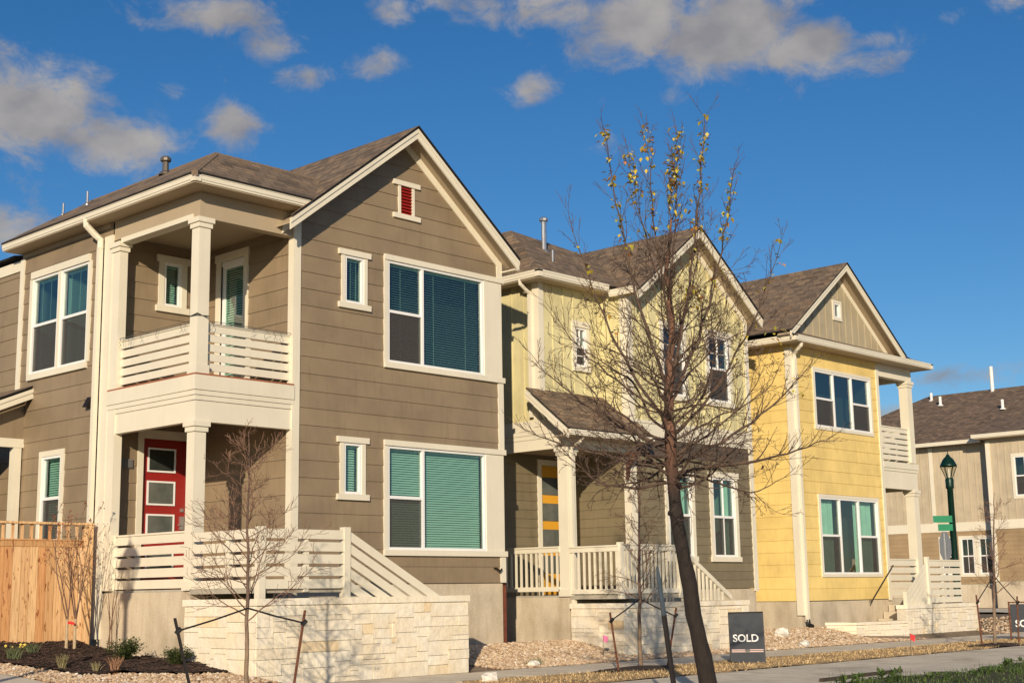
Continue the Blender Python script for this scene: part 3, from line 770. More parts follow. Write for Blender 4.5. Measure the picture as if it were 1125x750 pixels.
# side entry roof on the left wall
se = MB()
fe = F(24.0)
se.prism([fe(12.35, 4.45), fe(10.9, 4.45), fe(10.9, 4.62), fe(12.35, 5.15)], (0, .05, 0)); se.build('side_gable_wall', M['tan'], h1)
MB().fb(fe, 10.9, 12.36, 4.29, 4.45, -.06, .03).build('side_beam', M['trim'], h1)
Roof().poly([(12.36, 23.72, 5.42), (10.5, 23.72, 4.62), (10.5, 26.2, 4.62), (12.36, 26.2, 5.42)]).build(h1, 'roof', 'side_roof')
b_ = MB(); b_.prism([(12.36, 23.70, 5.36), (10.5, 23.70, 4.56), (10.5, 23.70, 4.38), (12.36, 23.70, 5.18)], (0, .03, 0)); b_.prism([(12.36, 23.685, 5.36), (10.5, 23.685, 4.56), (10.5, 23.685, 4.49), (12.36, 23.685, 5.29)], (0, .014, 0)); b_.build('barge_board', M['trim'], h1)
MB().box(12.16, 12.31, 23.98, 24.13, 1.2, 4.29).build('side_post', M['trim'], h1)
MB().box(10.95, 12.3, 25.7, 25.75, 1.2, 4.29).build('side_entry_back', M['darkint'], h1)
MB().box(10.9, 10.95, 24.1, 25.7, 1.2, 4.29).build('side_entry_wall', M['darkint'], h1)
sc_ = MB(); sc_.prism([(xL, 21.58, 4.80), (xL-.13, 21.60, 4.80), (xL-.03, 21.62, 4.98), (xL, 21.62, 4.98)], (0, .13, 0)); sc_.build('wall_sconce', M['copper'], h1)
sp_ = MB(); sp_.tube([ff(19.02, 2.0, .0), ff(19.02, 2.0, .07), ff(19.08, 1.95, .09), ff(19.14, 1.99, .08)], .02, 6); sp_.build('hose_tap', M['copper'], h1)

# string of lights on the balcony rail
sl = MB()
random.seed(3)
for i in range(12):
    u = xL+.3+i*.13+uni(-.03, .03)
    y = yF-.03
    pts = [(u, yF-.005+.02, 5.88)]
    for k in range(4): pts.append((u+uni(-.05, .05), yF-.012+.0, 5.84-k*.045+uni(-.01, .01)))
    if rnd() < .6: sl.tube(pts, .003, 4)
for i in range(16):
    u = yF+.35+i*.13+uni(-.03, .03)
    pts = [(xL+.0, u, 5.88)]
    for k in range(4): pts.append((xL-.0, u+uni(-.04, .04), 5.84-k*.035+uni(-.01, .01)))
    if rnd() < .6: sl.tube(pts, .003, 4)
sl.tube([(xL+.22, yF-.0, 5.885), (xN-.05, yF-.0, 5.885)], .006, 4); sl.tube([(xL, yF+.22, 5.885), (xL, yN-.3, 5.885)], .006, 4)
for k in range(3): sl.tube([(xL-.01, yF-.01, 5.95+k*.02), (xL+.22, yF-.01, 5.97-k*.03), (xL+.22, yF+.22, 5.95), (xL-.01, yF+.22, 5.96), (xL-.01, yF-.01, 5.95+k*.02)], .005, 4)
tag(sl.build('string_lights', M['wire']), 'thin wire of unlit icicle lights draped along the balcony rail of the tan house', 'string lights')

# ------------------------------------------------------------------ stone walls
def stone_wall(label, pts, z0, z1, th=.28, cap=.10, seed=1, closed_h=None):
    """ashlar along a polyline (outer face), blocks of mixed size on a mortar core"""
    random.seed(seed)
    o = thing('stone_wall', label, 'stone wall', (pts[0][0], pts[0][1], z0), 'limestone walls at the porch steps')
    core = MB(); blk = MB(); cp = MB()
    for (a, b) in zip(pts, pts[1:]):
        a = Vector((*a, 0)); b = Vector((*b, 0)); d = (b-a); Ln = d.length; d.normalize()
        n = Vector((d.y, -d.x, 0))   # outward: right of travel direction
        fr = lambda u, z, dd=0: tuple(a+d*u+n*dd+Vector((0, 0, z)))
        core.fb(fr, 0.0, Ln, z0-.3, z1-cap, -th, -.012)
        # mixed courses
        grid = .075; rows = int(round((z1-cap-z0+.0)/grid)); cell = {}
        cols = int(Ln/grid); used = set()
        for r_ in range(rows):
            c = 0
            while c < cols:
                if (r_, c) in used: c += 1; continue
                hh = random.choice([1, 2, 2, 2, 3, 3]); ww = random.choice([3, 4, 5, 6, 7, 8, 10])
                hh = min(hh, rows-r_)
                k = 0
                while k < ww and c+k < cols and (r_, c+k) not in used: k += 1
                ww = k
                if cols-(c+ww) in (1, 2): ww = cols-c if all((r_, q) not in used for q in range(c, cols)) else ww
                for i in range(hh):
                    for j in range(ww): used.add((r_+i, c+j))
                u0 = c*Ln/cols; u1 = (c+ww)*Ln/cols; a0 = z0+r_*(z1-cap-z0)/rows; a1 = z0+(r_+hh)*(z1-cap-z0)/rows
                pr = uni(.0, .018); g = .004
                blk.fb(fr, u0+g, u1-g if u1 < Ln-.01 else u1, a0+g, a1-g, -.06, pr)
                c += ww
        u = -.02
        while u < Ln:
            w_ = uni(.5, .9); e = min(u+w_, Ln+.02)
            if Ln-e < .2: e = Ln+.02
            cp.fb(fr, u+.002, e-.002, z1-cap+.003, z1, -th-.01, .035+uni(-.003, .003)); u = e
    core.build('mortar_core', M['mortar'], o); blk.build('stone_blocks', M['stone'], o); cp.build('coping', M['stone'], o)
    return o
stone_wall('pale limestone wall wrapping the porch steps of the tan house', [(12.2, 18.42), (12.2, 16.62), (16.45, 16.62)], .28, 1.52, seed=4)
stone_wall('pale limestone wall wrapping the porch steps of the green house behind the bare street tree', [(21.1, 18.42), (21.1, 17.1), (25.28, 17.1)], .30, 1.32, seed=9)
stone_wall('limestone wall under the slatted stair rail at the right end of the yellow house', [(32.75, 17.4), (36.75, 17.4), (36.75, 19.5)], .27, 1.09, seed=12)
stone_wall('low limestone planter wall along the yellow house foundation', [(30.2, 18.2), (30.4, 17.5), (32.4, 17.2)], .30, .72, seed=15, cap=.07)

# ------------------------------------------------------------------ HOUSE 2 (green)
h2 = thing('house', 'pale green and olive house with a mustard front door, in the middle of the row', 'house', (24.5, 24, .5))
a0, aN, aR = 21.16, 23.2, 27.76; yU = 19.2; yB = 20.3
xc2, zc2, s2 = 25.5, 9.72, .755; rl2 = roofline(xc2, zc2, s2); f2 = F(yF)
upw = [(24.43, 25.22, 5.80, 7.33), (26.15, 26.97, 5.80, 7.33)]; low = [(24.45, 25.30, 2.27, 4.05), (26.10, 26.98, 2.27, 4.05)]
wall(f2, aN, aR, 5.15, [(aN, rl2(aN)-.1), (xc2, zc2-.1), (aR, rl2(aR)-.1)], upw, 'bb', parent=h2, mat=M['lime'], name='upper_wall')
wall(f2, aN, aR, 1.57, 4.42, low, expo=.19, parent=h2, mat=M['olive'], name='lower_wall')
wall(f2, aN, aR, 4.42, 4.78, (), expo=.12, parent=h2, mat=M['brownband'], name='band_course')
bb = MB(); bb.fb(f2, aN, aR+.01, 4.78, 5.15, 0, .03); bb.fb(f2, aN, aR+.01, 5.1, 5.16, .0, .05); bb.build('belt_board', M['trim'], h2)
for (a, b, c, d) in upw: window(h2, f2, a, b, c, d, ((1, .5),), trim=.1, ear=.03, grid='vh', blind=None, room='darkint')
for (a, b, c, d) in low: window(h2, f2, a, b, c, d, ((1, .5),), trim=.11, ear=.03, grid='vV', blind='curtain')
board(h2, f2, aN, aN+.16, 1.5, rl2(aN)-.2, 0, .034); board(h2, L(aN), yF-.033, yF+.16, 1.5, 7.85, 0, .034); board(h2, f2, aR-.13, aR+.02, 1.5, rl2(aR)-.12, 0, .034)
wall(lambda u, z, d=0: (aR+d, u, z), yF, 30, 1.57, 7.9, kind='lap', expo=.19, parent=h2, mat=M['olive'])
# left part
wall(F(yU), a0, aN, 4.9, 8.0, [(22.29, 22.65, 6.28, 7.13)], 'bb', parent=h2, mat=M['lime'], name='upper_wall')
window(h2, F(yU), 22.29, 22.65, 6.28, 7.13, ((1, .5),), trim=.1, ear=.0, grid='vhl', blind=None)
wall(L(a0), yU, 30, 5.04, 8.0, (), 'bb', parent=h2, mat=M['lime'], name='side_wall'); wall(L(aN), yF, yU, 4.9, 8.0, (), 'bb', parent=h2, mat=M['lime'], name='side_wall')
wall(L(a0), yB, 30, 1.5, 4.45, (), expo=.19, parent=h2, mat=M['olive'], name='side_wall')
board(h2, F(yU), a0-.03, a0+.12, 4.9, 8.0, 0, .034); board(h2, L(a0), yU-.001, yU+.15, 4.9, 8.0, 0, .034)
# porch notch
wall(F(yB), a0, aN, 1.48, 4.6, [(22.34, 23.1, 1.5, 4.25)], expo=.19, zref=1.57, parent=h2, mat=M['olive']); wall(L(aN), yF, yB, 1.48, 4.6, (), expo=.19, zref=1.57, parent=h2, mat=M['olive'])
fdb = F(yB)
t_ = MB(); t_.fb(fdb, 22.22, 22.34, 1.48, 4.25, .002, .035); t_.fb(fdb, 23.10, 23.18, 1.48, 4.25, .002, .035); t_.fb(fdb, 22.22, 23.18, 4.25, 4.37, .002, .035)
d2 = t_.build('front_door', M['trim'], h2)
MB().fb(fdb, 22.34, 23.10, 1.5, 4.25, -.08, -.04).build('door_leaf', M['mustard'], d2)
for z0 in (3.62, 3.06, 2.50, 1.94): MB().fb(fdb, 22.36, 23.0, z0, z0+.38, -.045, -.03).build('door_glass', gl_light, d2)
MB().box(a0+.02, aN, yF+.03, yB+.01, 4.46, 4.52).build('porch_ceiling', M['soffit'], h2)
MB().box(a0+.03, aN, yF+.03, yB, 1.40, 1.48).build('porch_deck', M['deck'], h2)
MB().box(a0, aN+.02, yF+.02, yB+.1, .2, 1.44).build('porch_foundation', M['foundation'], h2)
MB().box(aN+.03, aR-.03, yF+.02, 29.9, .2, 1.56).build('foundation', M['foundation'], h2); MB().box(a0+.02, aN, yB+.11, 29.9, .2, 1.48).build('foundation', M['foundation'], h2)
sb = MB()
for (z0, z1, d) in ((4.42, 4.64, .0), (4.645, 4.73, .015), (4.735, 4.82, .03), (4.825, 5.04, .015)): sb.fb(L(a0), yF+.2, 30 if z0 > 4.6 else yB+.3, z0, z1, -.1, d)
sb.fb(F(yF), a0, aN, 4.42, 4.70, -.12, 0)
sb.build('porch_beam', M['trim'], h2)
column(h2, a0-.01, a0+.25, yF, yF+.25, 1.46, 4.42, base=True); 
# shed roof
sh = lambda y: 4.76+.80*(y-18.05)
Roof().poly([(20.72, 18.05, sh(18.05)), (23.45, 18.05, sh(18.05)), (23.45, 18.46, sh(18.46)), (23.18, 18.47, sh(18.47)), (23.18, 19.19, sh(19.19)), (21.17, 19.19, sh(19.19)), (20.72, 19.19, sh(19.19))]).build(h2, 'roof', 'porch_roof')
b_ = MB(); yo0, yo1 = 18.05, 19.19
b_.prism([(20.70, yo0, sh(yo0)-.055), (20.70, yo1, sh(yo1)-.055), (20.70, yo1, sh(yo1)-.22), (20.70, yo0, sh(yo0)-.22)], (.03, 0, 0))
b_.prism([(20.685, yo0, sh(yo0)-.055), (20.685, yo1, sh(yo1)-.055), (20.685, yo1, sh(yo1)-.13), (20.685, yo0, sh(yo0)-.13)], (.014, 0, 0)); b_.build('barge_board', M['trim'], h2)
gutter(h2, (20.74, 18.02, 4.72), (23.45, 18.02, 4.72), (0, -1, 0), h=.11)
MB().prism([(20.74, 18.08, 4.60), (23.45, 18.08, 4.60), (23.45, 18.49, 4.60), (20.74, 18.49, 4.60)], (0, 0, .015)).build('soffit', M['soffit'], h2)
brk = MB(); brk.prism([(23.0, yF-.03, 4.42), (23.0, yF-.33, 4.42), (23.0, yF-.30, 4.30), (23.0, yF-.10, 4.12), (23.0, yF-.03, 3.85)], (.09, 0, 0)); brk.build('bracket', simple('dark_bracket_stain', (.14, .06, .035), .7), h2)
# railings
yl2 = 17.24
picket_rail(h2, L(a0), yF+.25, yB-.0, 1.56, 2.42, 11); picket_rail(h2, L(a0+.03), yl2, yF-.02, 1.50, 2.40, 9)
picket_rail(h2, F(yl2), a0+.03, 23.1, 1.50, 2.42, 16, (a0+.06, 23.1))
MB().box(a0+.02, 23.15, yl2, yF, 1.40, 1.48).build('landing', M['deck'], h2)
srl = MB(); fr_ = F(yl2); x0, x1, zt0, zt1 = 23.12, 24.85, 2.42, 1.40
srl.prism([fr_(x0, zt0+.03, .04), fr_(x1, zt1+.03, .04), fr_(x1, zt1-.07, .04), fr_(x0, zt0-.07, .04)], (0, .07, 0)); rr = srl.build('stair_railing', M['trim'], h2)
for i in range(11):
    x = x0+.1+i*.135; z = zt0-(x-x0)*(zt0-zt1)/(x1-x0)
    if z-.07 > 1.36: MB().fb(fr_, x-.02, x+.02, 1.33, z-.06, -.018, .02).build('baluster', M['trim'], rr)
st = MB()
for k in range(7): st.box(23.151+k*.29, 23.151+(k+1)*.29-.001, yl2+.05, yF-.02, .2, 1.31-k*.17)
st.build('steps', M['foundation'], h2)
# roof
rf = Roof(); g2 = rl2
P1 = (22.05, 20.8, 9.52); P2 = (24.85, 20.8, g2(24.85))
P2 = (25.0, 20.8, 9.35)
yE = 18.82; xE = 20.78; zE = 8.10
rf.poly([(xc2, 18.06, zc2), (23.12, 18.06, g2(23.12)), (23.12, 18.8, g2(23.12)), (23.24, 18.81, g2(23.24)), (23.24, 30.2, g2(23.24)), (xc2, 30.2, zc2)])
rf.poly([(xc2, 18.06, zc2), (27.9, 18.06, g2(27.9)), (27.9, 30.2, g2(27.9)), (xc2, 30.2, zc2)])
rf.poly([(xE, yE, zE), (23.75, yE, zE), P2]); rf.poly([(xE, yE, zE), P2, P1]); rf.poly([(xE, yE, zE), P1, (22.05, 30, 9.52)]); rf.poly([(xE, yE, zE), (22.05, 30, 9.52), (xE, 30, zE)])
rf.poly([P1, P2, (25.0, 30, 9.35)]); rf.poly([P1, (25, 30, 9.35), (22.05, 30, 9.52)])
rf.build(h2)
rakes(h2, 23.12, 27.9, xc2, zc2, s2, yF)
gutter(h2, (xE-.01, yE-.01, zE-.0), (23.05, yE-.01, zE), (0, -1, 0)); gutter(h2, (xE-.01, yE-.01, zE), (xE-.01, 30, zE), (-1, 0, 0)); gutter(h2, (23.0, 18.12, 7.97), (23.0, yE, 7.97), (-1, 0, 0))
so = MB(); so.box(xE+.02, aN, yE+.02, yU+.01, 7.93, 7.945); so.box(xE+.02, a0+.01, yU+.011, 30, 7.93, 7.945); so.build('soffit', M['soffit'], h2)
vent_pipe(h2, (22.55, 20.25, 9.0), .72, .06, 'galv', True); vent_pipe(h2, (22.08, 19.58, 8.5), .35, .03, 'galv'); vent_pipe(h2, (20.98, 19.6, 8.2), .28, .02, 'galv')
ds = MB(); ds.box(a0-.1, a0-.035, yU+.14, yU+.22, 5.1, 7.75); ds.tube([(xE+.03, yU+.2, 7.98), (xE+.05, yU+.2, 7.88), (a0-.08, yU+.18, 7.72)], .04, 8)
ds.box(a0+.03, a0+.11, yF-.085, yF-.01, .72, 4.45); ds.tube([(a0+.07, yF-.05, .76), (a0+.07, yF-.05, .66), (a0+.03, yF-.14, .60), (a0-.04, yF-.3, .59)], .045, 8)
ds.tube([(a0+.07, 18.1, 4.62), (a0+.07, 18.2, 4.52), (a0+.07, yF-.06, 4.40)], .035, 8)
ds.build('downspout', M['trim'], h2)

# ------------------------------------------------------------------ HOUSE 3 (yellow)
h3 = thing('house', 'bright yellow two-storey house with khaki gable and right-hand corner porch', 'house', (32.8, 24, .4))
b0, bW, bR = 29.65, 34.0, 35.9
f3 = F(yF)
U3 = (30.72, 33.50, 5.56, 7.0); W3 = (30.68, 33.54, 1.88, 3.78)
wall(f3, b0, bW, 1.24, 7.55, [U3, W3], expo=.292, parent=h3, mat=M['yellow'], name='front_wall')
wall(L(b0), yF, 30, 1.24, 7.55, (), expo=.292, parent=h3, mat=M['yellow'], name='side_wall')
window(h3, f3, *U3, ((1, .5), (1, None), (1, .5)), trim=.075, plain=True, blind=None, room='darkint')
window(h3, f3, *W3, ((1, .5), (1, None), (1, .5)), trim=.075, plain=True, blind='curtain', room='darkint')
board(h3, f3, b0-.02, b0+.11, .9, 7.45, 0, .034); board(h3, L(b0), yF-.033, yF+.13, .9, 7.45, 0, .034); board(h3, f3, bW-.13, bW, 1.2, 7.45, 0, .034)
MB().box(b0+.02, bR-.02, yF+.03, 29.9, .1, 1.23).build('foundation', M['foundation'], h3)
wall(lambda u, z, d=0: (bW+d, u, z), yF, 20.6, 1.24, 7.5, kind='lap', parent=h3, mat=M['yellow'])
wall(F(20.6), bW, bR, 1.2, 4.3, (), parent=h3, mat=M['brown2'], name='porch_back_wall')
xc3, zc3, s3 = 32.0, 9.93, .74; rl3 = roofline(xc3, zc3, s3)
wall(f3, 29.4, 34.6, 7.85, [(29.4, 7.9), (xc3, zc3-.12), (34.6, 7.9)], [(31.9, 32.2, 8.5, 8.9)], 'bb', parent=h3, mat=M['khaki'], name='gable_wall')
window(h3, f3, 31.9, 32.2, 8.5, 8.9, ((1, None),), trim=.07, plain=True, blind=None, room='darkint')
rakes(h3, 29.14, 34.87, xc3, zc3, s3, yF, h=.17)
rf = Roof()
rf.poly([(xc3, 18.06, zc3), (29.12, 18.06, rl3(29.12)), (29.12, 24, rl3(29.12)), (xc3, 24, zc3)]); rf.poly([(xc3, 18.06, zc3), (34.9, 18.06, rl3(34.9)), (34.9, 24, rl3(34.9)), (xc3, 24, zc3)])
rf.poly([(29.15, 18.04, 7.68), (36.32, 18.04, 7.68), (36.0, 18.5, 7.86), (29.4, 18.5, 7.90)]); rf.poly([(36.32, 18.04, 7.68), (36.32, 21.4, 7.68), (34.6, 20.9, 8.1), (34.6, 18.5, 8.1), (36.0, 18.5, 7.86)])
rf.build(h3)
gutter(h3, (29.22, 18.03, 7.68), (36.36, 18.03, 7.68), (0, -1, 0)); gutter(h3, (29.22, 18.03, 7.68), (29.22, 30, 7.68), (-1, 0, 0)); gutter(h3, (36.36, 18.03, 7.68), (36.36, 21.4, 7.68), (1, 0, 0))
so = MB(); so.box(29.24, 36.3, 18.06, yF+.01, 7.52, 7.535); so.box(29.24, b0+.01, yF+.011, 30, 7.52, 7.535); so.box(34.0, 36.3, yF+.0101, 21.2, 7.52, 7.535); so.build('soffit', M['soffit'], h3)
ub = MB(); ub.fb(f3, bW, bR, 7.18, 7.52, -.18, 0); ub.box(bR-.18, bR-.001, yF+.19, 21.0, 7.2, 7.52); ub.build('eave_beam', M['trim'], h3)
column(h3, bR-.26, bR, yF, yF+.26, 4.9, 7.18, base=False); column(h3, bR-.26, bR, yF, yF+.26, 1.0, 4.15, base=False)
bl = MB()
for (z0, z1, d) in ((4.15, 4.62, .0), (4.625, 4.70, .02), (4.705, 4.87, .04)): bl.fb(f3, bW, bR+d, z0, z1, -.14, d); bl.box(bR-.14, bR+d-.001, yF+.141, 20.6, z0, z1)
bl.build('balcony_beam', M['trim'], h3)
MB().box(bW+.02, bR-.15, yF+.15, 20.6, 4.3, 4.8).build('balcony_floor', M['soffit'], h3)
slat_rail(h3, f3, bW, bR-.26, 4.95, 5.82, 6, .035, (), d=-.09); slat_rail(h3, lambda u, z, d=0: (bR+d, u, z), yF+.26, 20.6, 4.95, 5.82, 6, .035, (), d=-.09)
slat_rail(h3, f3, bW, bR-.26, 1.32, 2.25, 5, .04, (), d=-.09)
yl3 = 17.5
slat_rail(h3, F(yl3), 34.12, 36.0, 1.12, 2.2, 6, .04, (35.0,), cap=True)
MB().box(34.1, 36.0, yl3+.03, yF+.02, 1.05, 1.24).build('landing', M['deck'], h3)
sr = MB()
for k in range(7):
    o0 = k*.17; o1 = o0+.14
    sr.prism([(34.12, yl3-.03, 2.2-o0), (34.12, yl3-.03, 2.2-o1), (32.92, yl3-.03, 1.35-o1+.0), (32.92, yl3-.03, 1.35-o0)], (0, .025, 0)) if 1.35-o1 > .35 else None
sr.box(32.86, 32.96, yl3-.06, yl3+.04, .3, 1.42); sr.box(34.07, 34.17, yl3-.07, yl3+.03, 1.0, 2.3); sr.build('stair_railing', M['trim'], h3)
st = MB()
for k in range(5): st.box(34.099-(k+1)*.29, 34.099-k*.29-.001, yl3+.05, yF-.02, .2, 1.08-k*.17)
st.build('steps', M['foundation'], h3)
hr = MB(); hr.tube([(32.75, yF-.12, 1.15), (32.85, yF-.12, 1.25), (34.0, yF-.12, 2.1)], .018, 6); hr.tube([(32.8, yF-.12, 1.2), (32.85, yF-.02, 1.2)], .012, 5); hr.build('handrail', M['black'], h3)
ds = MB(); ds.box(b0+.05, b0+.14, yF-.12, yF-.036, .75, 7.2); ds.tube([(b0-.05, 18.1, 7.58), (b0-.02, 18.14, 7.45), (b0+.06, yF-.1, 7.28), (b0+.095, yF-.08, 7.15)], .05, 8); ds.build('downspout', M['trim'], h3)
MB().tube([(b0+.095, yF-.08, .8), (b0+.095, yF-.1, .68), (b0+.06, yF-.22, .64)], .055, 8).build('downspout_boot', M['black'], h3)
for (u, z) in ((19.4, 4.55), (21.6, 4.55)): MB().tube([(b0, u, z), (b0-.06, u, z), (b0-.08, u, z-.05)], .02, 6).build('wall_hook', M['copper'], h3)

# ------------------------------------------------------------------ HOUSE 4 (far)
h4 = thing('house', 'beige board-and-batten and brown townhouse beyond the street corner at far right', 'house', (65, 30, 1))
l4 = L(60); l4b = L(59.3)
wall(l4, 27.3, 46, 4.35, 7.9, [], 'bb', parent=h4, mat=M['beige'], name='upper_wall')
wA = [(27.55, 28.15), (28.4, 29.0)]
ops4 = [(a, b, 2.05, 3.62) for a, b in wA]+[(29.35, 29.95, 2.05, 3.62)]
wall(l4, 27.3, 46, 1.6, 3.95, ops4, expo=.19, parent=h4, mat=M['brown2'], name='lower_wall')
bb = MB(); bb.fb(l4, 27.3, 46, 3.95, 4.35, 0, .04); bb.build('belt_board', M['trim'], h4)
for i, (a, b, c, d) in enumerate(ops4): window(h4, l4, a, b, c, d, ((1, .5),), trim=.12, plain=True, grid='vV', blind=None, room='darkint')
wall(l4b, 15, 27.2, 4.35, 8.05, [(25.05, 25.95, 5.35, 7.05)], 'bb', parent=h4, mat=M['beige'], name='upper_wall')
wall(l4b, 15, 27.2, 1.7, 3.95, (), expo=.19, parent=h4, mat=M['brown2'], name='lower_wall')
MB().fb(l4b, 15, 27.2, 3.95, 4.35, 0, .04).build('belt_board', M['trim'], h4)
window(h4, l4b, 25.05, 25.95, 5.35, 7.05, ((1, .5),), trim=.13, plain=True, grid='vV', blind=None, room='darkint')
board(h4, l4b, 27.0, 27.2, 1.7, 7.8, 0, .045); wall(F(27.2) if False else (lambda u, z, d=0: (u, 27.2+d, z)), 59.3, 60, 1.7, 8, (), 'bb', parent=h4, mat=M['beige'])
board(h4, l4, 30.1, 30.28, 4.35, 7.8, 0, .045); board(h4, l4, 27.3, 27.4, 1.6, 7.8, 0, .045, 'corner_board', 'brown2')
MB().box(60.03, 70, 27.3, 46, .1, 1.59).build('foundation', M['foundation'], h4); MB().box(59.33, 70, 15, 27.19, .1, 1.69).build('foundation', M['foundation'], h4)
Roof().poly([(59.4, 14, 7.98), (59.4, 37.5, 7.98), (65, 32.6, 10.92), (65, 14, 10.92)]).poly([(65, 14, 10.92), (65, 32.6, 10.92), (70.6, 37.5, 7.98), (70.6, 14, 7.98)]).poly([(65, 32.6, 10.92), (59.4, 37.5, 7.98), (70.6, 37.5, 7.98)]).build(h4, 'roof4')
gutter(h4, (59.36, 27.5, 7.98), (59.36, 37.5, 7.98), (-1, 0, 0), .16, .14); gutter(h4, (58.75, 14, 8.10), (58.75, 27.6, 8.10), (-1, 0, 0), .16, .14)
Roof().poly([(58.8, 14, 8.10), (58.8, 27.6, 8.10), (61, 27.6, 9.0), (61, 14, 9.0)]).build(h4, 'roof4', 'lower_roof')
MB().box(58.8, 60, 14, 27.5, 7.9, 7.93).build('soffit', M['soffit'], h4)
vent_pipe(h4, (64.8, 29.15, 10.7), 1.3, .09, 'whitepipe'); vent_pipe(h4, (64.5, 32.2, 10.6), .4, .07, 'whitepipe'); vent_pipe(h4, (63.6, 31.3, 10.2), .45, .07, 'whitepipe'); vent_pipe(h4, (62.3, 27.6, 9.55), .45, .07, 'whitepipe')
# small rear garage roof seen past the stair wall
gw = thing('garage', 'low dark garage opening glimpsed past the last stone wall', 'garage', (52, 24, .3))

# remove unused empty
bpy.data.objects.remove(gw)

# ------------------------------------------------------------------ fence
fe_ = thing('wooden_fence', 'new cedar board fence with open lattice top beside the tan house', 'fence', (10, 21.2, .85))
random.seed(21)
fb = MB(); ffn = F(21.2)
x = 4.0
while x < 12.17:
    w_ = .138; fb.fb(ffn, x, min(x+w_, 12.17), H(x, 21.2)-.05, 2.40+uni(-.004, .004), 0, .018); x += w_+.007
fb.build('boards', M['cedar'], fe_)
fb = MB(); x = 4.05
while x < 12.1: fb.fb(ffn, x, x+.045, 2.50, 2.76, 0, .02); x += .16
fb.build('lattice_pickets', M['cedar'], fe_)
fb = MB(); fb.fb(ffn, 4, 12.2, 2.76, 2.795, -.06, .07); fb.fb(ffn, 4, 12.18, 2.40, 2.50, -.03, .03); fb.fb(ffn, 4, 12.18, 2.50, 2.52, -.03, .045); fb.build('rail', M['cedar'], fe_)
for x in (4.6, 7.1, 9.6, 12.12): MB().box(x-.05, x+.05, 21.22, 21.31, .6, 2.75).build('post', M['cedar'], fe_)
MB().fb(ffn, 12.03, 12.195, H(12, 21.2)-.1, 2.755, .047, .06).build('end_board', M['cedar'], fe_)
pst = MB().box(19.32, 19.40, 18.56, 18.64, .5, 1.74)
o = pst.build('fence_post', simple('dark_red_wood', (.16, .045, .022), .8, 0, .3, 8)); tag(o, 'reddish-brown wooden post in the dark gap between the tan and green houses', 'post')

# ------------------------------------------------------------------ ground cover
random.seed(5)
def rockmesh(mb, c, r_, sq=.6):
    # small irregular octahedron-ish stone
    an = uni(0, 6.28); ca, sa = math.cos(an), math.sin(an)
    ax, ay, az = r_*uni(.7, 1.3), r_*uni(.6, 1.0), r_*sq*uni(.7, 1.2)
    P_ = []
    for (x, y, z) in ((1, 0, 0), (.35, .9, .1), (-.8, .55, 0), (-.8, -.6, .1), (.4, -.95, 0), (.2, .1, 1), (-.3, -.1, .85), (0, 0, -1)):
        x *= ax*uni(.8, 1.15); y *= ay*uni(.8, 1.15); z *= az
        P_.append((c[0]+x*ca-y*sa, c[1]+x*sa+y*ca, c[2]+z))
    i = len(mb.v); mb.v += P_; t = rnd()
    for f in ((0, 1, 5), (1, 2, 6), (1, 6, 5), (2, 3, 6), (3, 4, 6), (4, 5, 6), (4, 0, 5), (1, 0, 7), (2, 1, 7), (3, 2, 7), (4, 3, 7), (0, 4, 7)):
        mb.f.append(tuple(i+k for k in f)); mb.t.append(t)
def in_mulch(x, y):
    if x > 12.25 or y > 21.2: return False
    e = lin(x, [(8.5, 20.9), (9.9, 20.2), (10.05, 17.7), (10.8, 17.35), (12.0, 16.95), (12.3, 16.9)])
    return y > e+.12*noise.noise(Vector((x*2, y*2, 0)))
o = sheet('gravel_bed', (9.25, 12.3, 15.9, 21.2), M['gravelbed'], -.005, .15); struct(o)
mu = sheet('mulch_bed', (8.4, 12.34, 16.7, 21.25), M['mulch'], .035, .09, .05, inside=in_mulch); tag(mu, 'mound of dark brown mulch in front of the cedar fence', 'mulch', kind='structure')
mc = MB()
for _ in range(9000):
    x, y = uni(8.4, 12.3), uni(16.8, 21.2)
    if not in_mulch(x, y): continue
    rockmesh(mc, (x, y, H(x, y)+.045+.05*noise.noise(Vector((x*3, y*3, 1)))), uni(.012, .035), .4)
tag(mc.build('mulch_chips', M['mulchbit']), 'shredded dark bark mulch on the planting bed by the fence', 'mulch', kind='stuff')
gr = MB()
def scatter_gravel(n, x0, x1, y0, y1, test, rr=(.018, .05), lift=0.0):
    for _ in range(n):
        x, y = uni(x0, x1), uni(y0, y1)
        if not test(x, y): continue
        rockmesh(gr, (x, y, H(x, y)+.01+lift), uni(*rr))
wav = lambda x, k=0: .12*noise.noise(Vector((x*1.7, k, 0)))
scatter_gravel(9000, 9.2, 12.25, 15.9, 20.9, lambda x, y: not in_mulch(x, y) and (x > 9.3+wav(y, 3)))
# right of the tan house steps
gtest = lambda x, y: y > 16.45+wav(x) and not (x < 17.2 and y < 16.9+(17.2-x)*2)
scatter_gravel(11000, 16.9, 21.1, 16.4, 18.6, gtest)
scatter_gravel(2500, 21.0, 25.2, 16.4, 17.05, lambda x, y: y > 16.45+wav(x, 2)+.3*noise.noise(Vector((x*.7, 3, 3))))
scatter_gravel(9000, 25.3, 32.2, 16.3, 18.5, lambda x, y: y > 16.5+wav(x, 1) and (x < 30.3 or y < 17.2-(x-30.3)*.45))
scatter_gravel(1500, 36, 42, 16.3, 18.5, lambda x, y: True)
tag(gr.build('gravel', M['gravel']), 'tan and white river gravel spread along the house fronts', 'gravel', kind='stuff')
struct(sheet('gravel_base', (16.6, 32.8, 16.36, 18.62), M['gravelbed'], -.01, .2))
